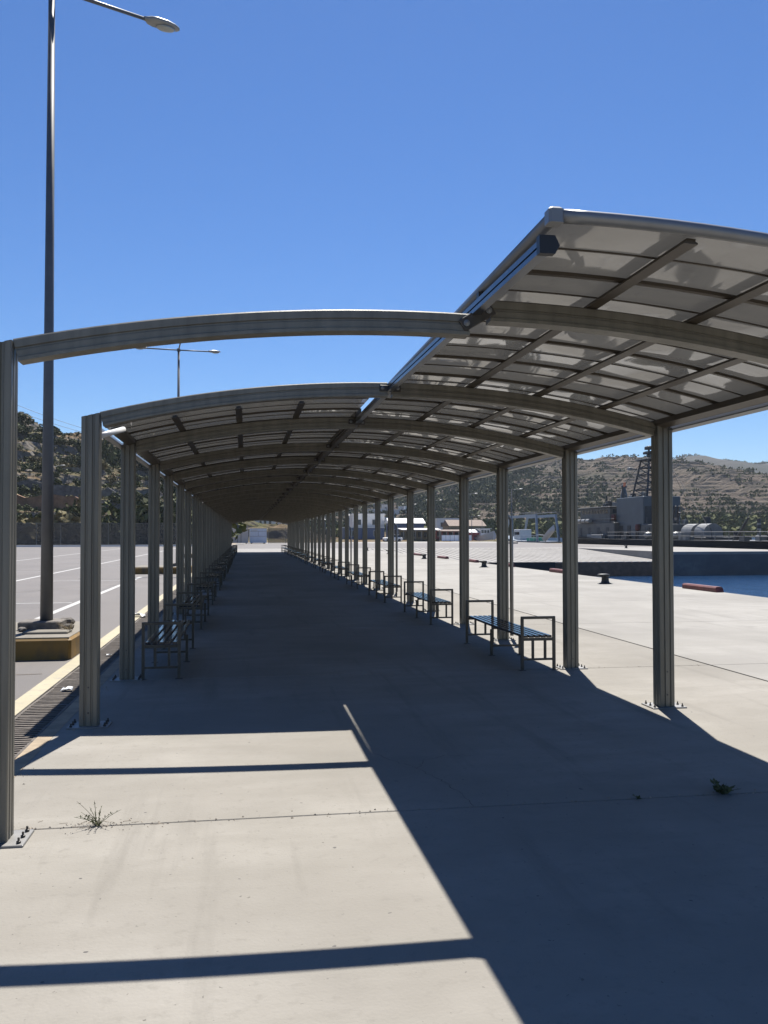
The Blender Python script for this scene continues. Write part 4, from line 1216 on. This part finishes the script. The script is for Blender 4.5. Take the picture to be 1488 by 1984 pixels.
MB().bbox(-.4, .4, 41.2, 42.6, 15.95, 16.45, .1).ob('radar_array', 'ship_dark', ship)
MB().tube([(0, 41.9, 15.7), (0, 41.9, 15.96)], .15, 8).ob('radar_neck', 'ship', ship)
MB().tube([(0, 39.6, 14.5), (0, 39.6, 18.0)], [.12, .05], 6).ob('antenna', 'ship_dark', ship)
for z_ in (15.6, 16.4, 17.1): MB().tube([(-.1, 39.1, z_), (.1, 40.2, z_ + .2)], .05, 5).ob('antenna_arm', 'ship_dark', ship)
MB().tube([(-1.2, 43.4, 13.2), (-1.2, 45.6, 13.5)], .09, 6).ob('yard', 'ship_dark', ship)
sb('yard_box', -1.5, -.9, 45.2, 46.0, 13.2, 13.6, 'canvas')
# fore mast
MB().tube([(0, 50.5, 7.9), (0, 50.5, 10.0), (0, 50.5, 10.9)], [.8, .45, .25], 10).ob('fore_mast', 'ship_blue', ship)
MB().lathe([(.05, -.35), (.35, -.2), (.45, 0), (.35, .25), (.05, .4)], 12, (0, 50.5, 11.0)).ob('dome', 'ship_blue', ship, True)
MB().tube([(-1.2, 52.4, 9.4), (1.2, 52.4, 9.4)], .07, 6).ob('fore_yard', 'ship_dark', ship)
MB().tube([(-.8, 50.5, 10.0), (-.9, 48.6, 11.3)], .05, 5).ob('flag_line', 'steel', ship)
sb('flag', -.93, -.9, 47.9, 48.7, 10.9, 11.5, 'orange', .002)
# guns, rafts, floats, rails
MB().lathe([(.9, 0), (.9, .5), (.6, 1.0), (.2, 1.2)], 12, (-.5, 60.6, 5.41)).ob('gun_mount', 'ship_dark', ship)
MB().tube([(-.5, 60.6, 6.1), (-.9, 64.2, 6.9)], .09, 6).ob('gun_barrel', 'ship_dark', ship)
MB().lathe([(.7, 0), (.7, .5), (.4, .9)], 12, (-.6, 33.2, 5.0)).ob('gun_mount', 'ship_dark', ship)
for dx in (-.25, .25): MB().tube([(-.6 + dx, 33.2, 5.6), (-1.0 + dx, 31.6, 7.4)], .1, 6).ob('gun_barrel', 'ship_dark', ship)
for y_ in (29.8, 35.2): MB().tube([(-2, y_, 5.0), (-2, y_ - .6, 6.5)], .14, 6).ob('derrick', 'ship_dark', ship)
for y_ in (54.6, 56.4, 58.2): MB().tube([(-3.9, y_, 5.75), (-3.9, y_ + 1.3, 5.75)], .33, 10).ob('life_raft', 'canvas', ship)
for (y_, z_) in ((47.4, 6.2), (39.2, 4.6)):
    MB().lathe([(.28, -.45), (.36, -.2), (.36, .2), (.28, .45)], 10, (-3.1, y_, z_)).ob('red_drum', 'red', ship)
for y_ in (26.2, 34.0): MB().lathe([(.1, -.5), (.5, -.3), (.6, 0), (.5, .3), (.1, .5)], 12, (-4.0, y_, 3.5)).ob('fender_ball', 'canvas', ship)
sb('light_crate', -4.3, -3.8, 49, 55, 2.95, 3.6, 'canvas')
for z_ in (3.4, 3.9):
    MB().tube([(-4.5, 1, z_), (-4.7, 46, z_ + .05)], .03, 4).ob('guard_rail', 'steel', ship)
    MB().tube([(-3.6, 46, z_ + 2.1), (-3.6, 63, z_ + 2.1)], .03, 4).ob('guard_rail', 'steel', ship)
for k in range(16): MB().tube([(-4.55, 1 + k * 3, 2.8), (-4.55, 1 + k * 3, 3.95)], .035, 4).ob('stanchion', 'steel', ship)
MB().tube([(-1, 17.5, 2.9), (-.8, 15.2, 5.6)], [.22, .12], 8).ob('crane_jib', 'ship_dark', ship)
MB().tube([(-1, 17.5, 2.9), (-1, 17.5, 4.0)], .3, 8).ob('crane_base', 'ship_dark', ship)
MB().tube([(-1, 12.8, 2.9), (-1, 12.8, 5.4)], .2, 8).ob('king_post', 'ship_dark', ship)
for z_ in (3.5, 4.1, 4.7): MB().tube([(-1, 12.8, z_), (-1, 12.8, z_ + .18)], .22, 8).ob('white_band', 'canvas', ship)
sb('winch', -2, -.6, 8.2, 9.8, 2.93, 3.8, 'ship_dark'); sb('deck_box', -2.4, -1, 10.3, 11.4, 2.93, 3.5, 'canvas'); sb('deck_box', -2.4, -1, 4.3, 6.4, 2.93, 3.6, 'ship_dark')
rs = random.Random(5)
for k in range(70):
    zone = rs.choice(((-3.5, -2.6, 29, 62, 2.93), (-3.2, 3, 29.5, 37, 5.0), (-3.2, 3, 49, 60, 7.9), (-4.6, -3.7, 3, 60, 2.93), (-2.6, 2.6, 44, 46.8, 9.0), (-3.4, 3.2, 60.5, 63, 5.41)))
    x_ = rs.uniform(zone[0], zone[1]); y_ = rs.uniform(zone[2], zone[3]); z_ = zone[4]
    m_ = rs.choice(['ship', 'ship_dark', 'ship_blue', 'ship_dark', 'canvas'])
    if rs.random() < .5:
        MB().bbox(x_ - rs.uniform(.15, .4), x_ + rs.uniform(.15, .4), y_ - rs.uniform(.15, .6), y_ + rs.uniform(.15, .6), z_ + .002, z_ + rs.uniform(.3, 1.0), .03).ob('deck_fitting', m_, ship)
    else:
        h_ = rs.uniform(.5, 2.0)
        MB().tube([(x_, y_, z_), (x_ + rs.uniform(-.2, .2), y_ + rs.uniform(-.3, .3), z_ + h_)], rs.uniform(.05, .14), 6).ob('vent_pipe', m_, ship)
for a, b_ in (((0, 39.6, 17.5), (0, 29, 6)), ((0, 41.9, 15.5), (0, 50.5, 11.2)), ((0, 50.5, 11), (0, 70, 4.4)), ((0, 39.6, 16.8), (-3, 20, 4.4))):
    MB().tube([a, b_], .03, 4).ob('stay', 'cable', ship)
# pale sea wall of the far shore
tag(MB().box(75, 330, 258, 259, -2.5, .4).ob('shore_wall', 'beige'), 'pale sea wall along the far shore behind the ship', 'wall')
print('objects', len(bpy.data.objects))

# ------------------------------------------------------------------ thin sea haze
m = bpy.data.materials.new('haze'); m.use_nodes = True
nt = m.node_tree; nt.nodes.clear()
out = nt.nodes.new('ShaderNodeOutputMaterial'); pv = nt.nodes.new('ShaderNodeVolumePrincipled')
pv.inputs['Color'].default_value = (0.80, 0.88, 1.0, 1); pv.inputs['Density'].default_value = 0.00011; pv.inputs['Anisotropy'].default_value = 0.2
nt.links.new(pv.outputs[0], out.inputs['Volume']); M['haze'] = m
hz = MB().box(-1000, 2000, -400, 2050, -7, 128).ob('haze', 'haze'); hz['kind'] = 'stuff'
tag(hz, 'thin pale haze over the harbour and the far hills', 'haze')
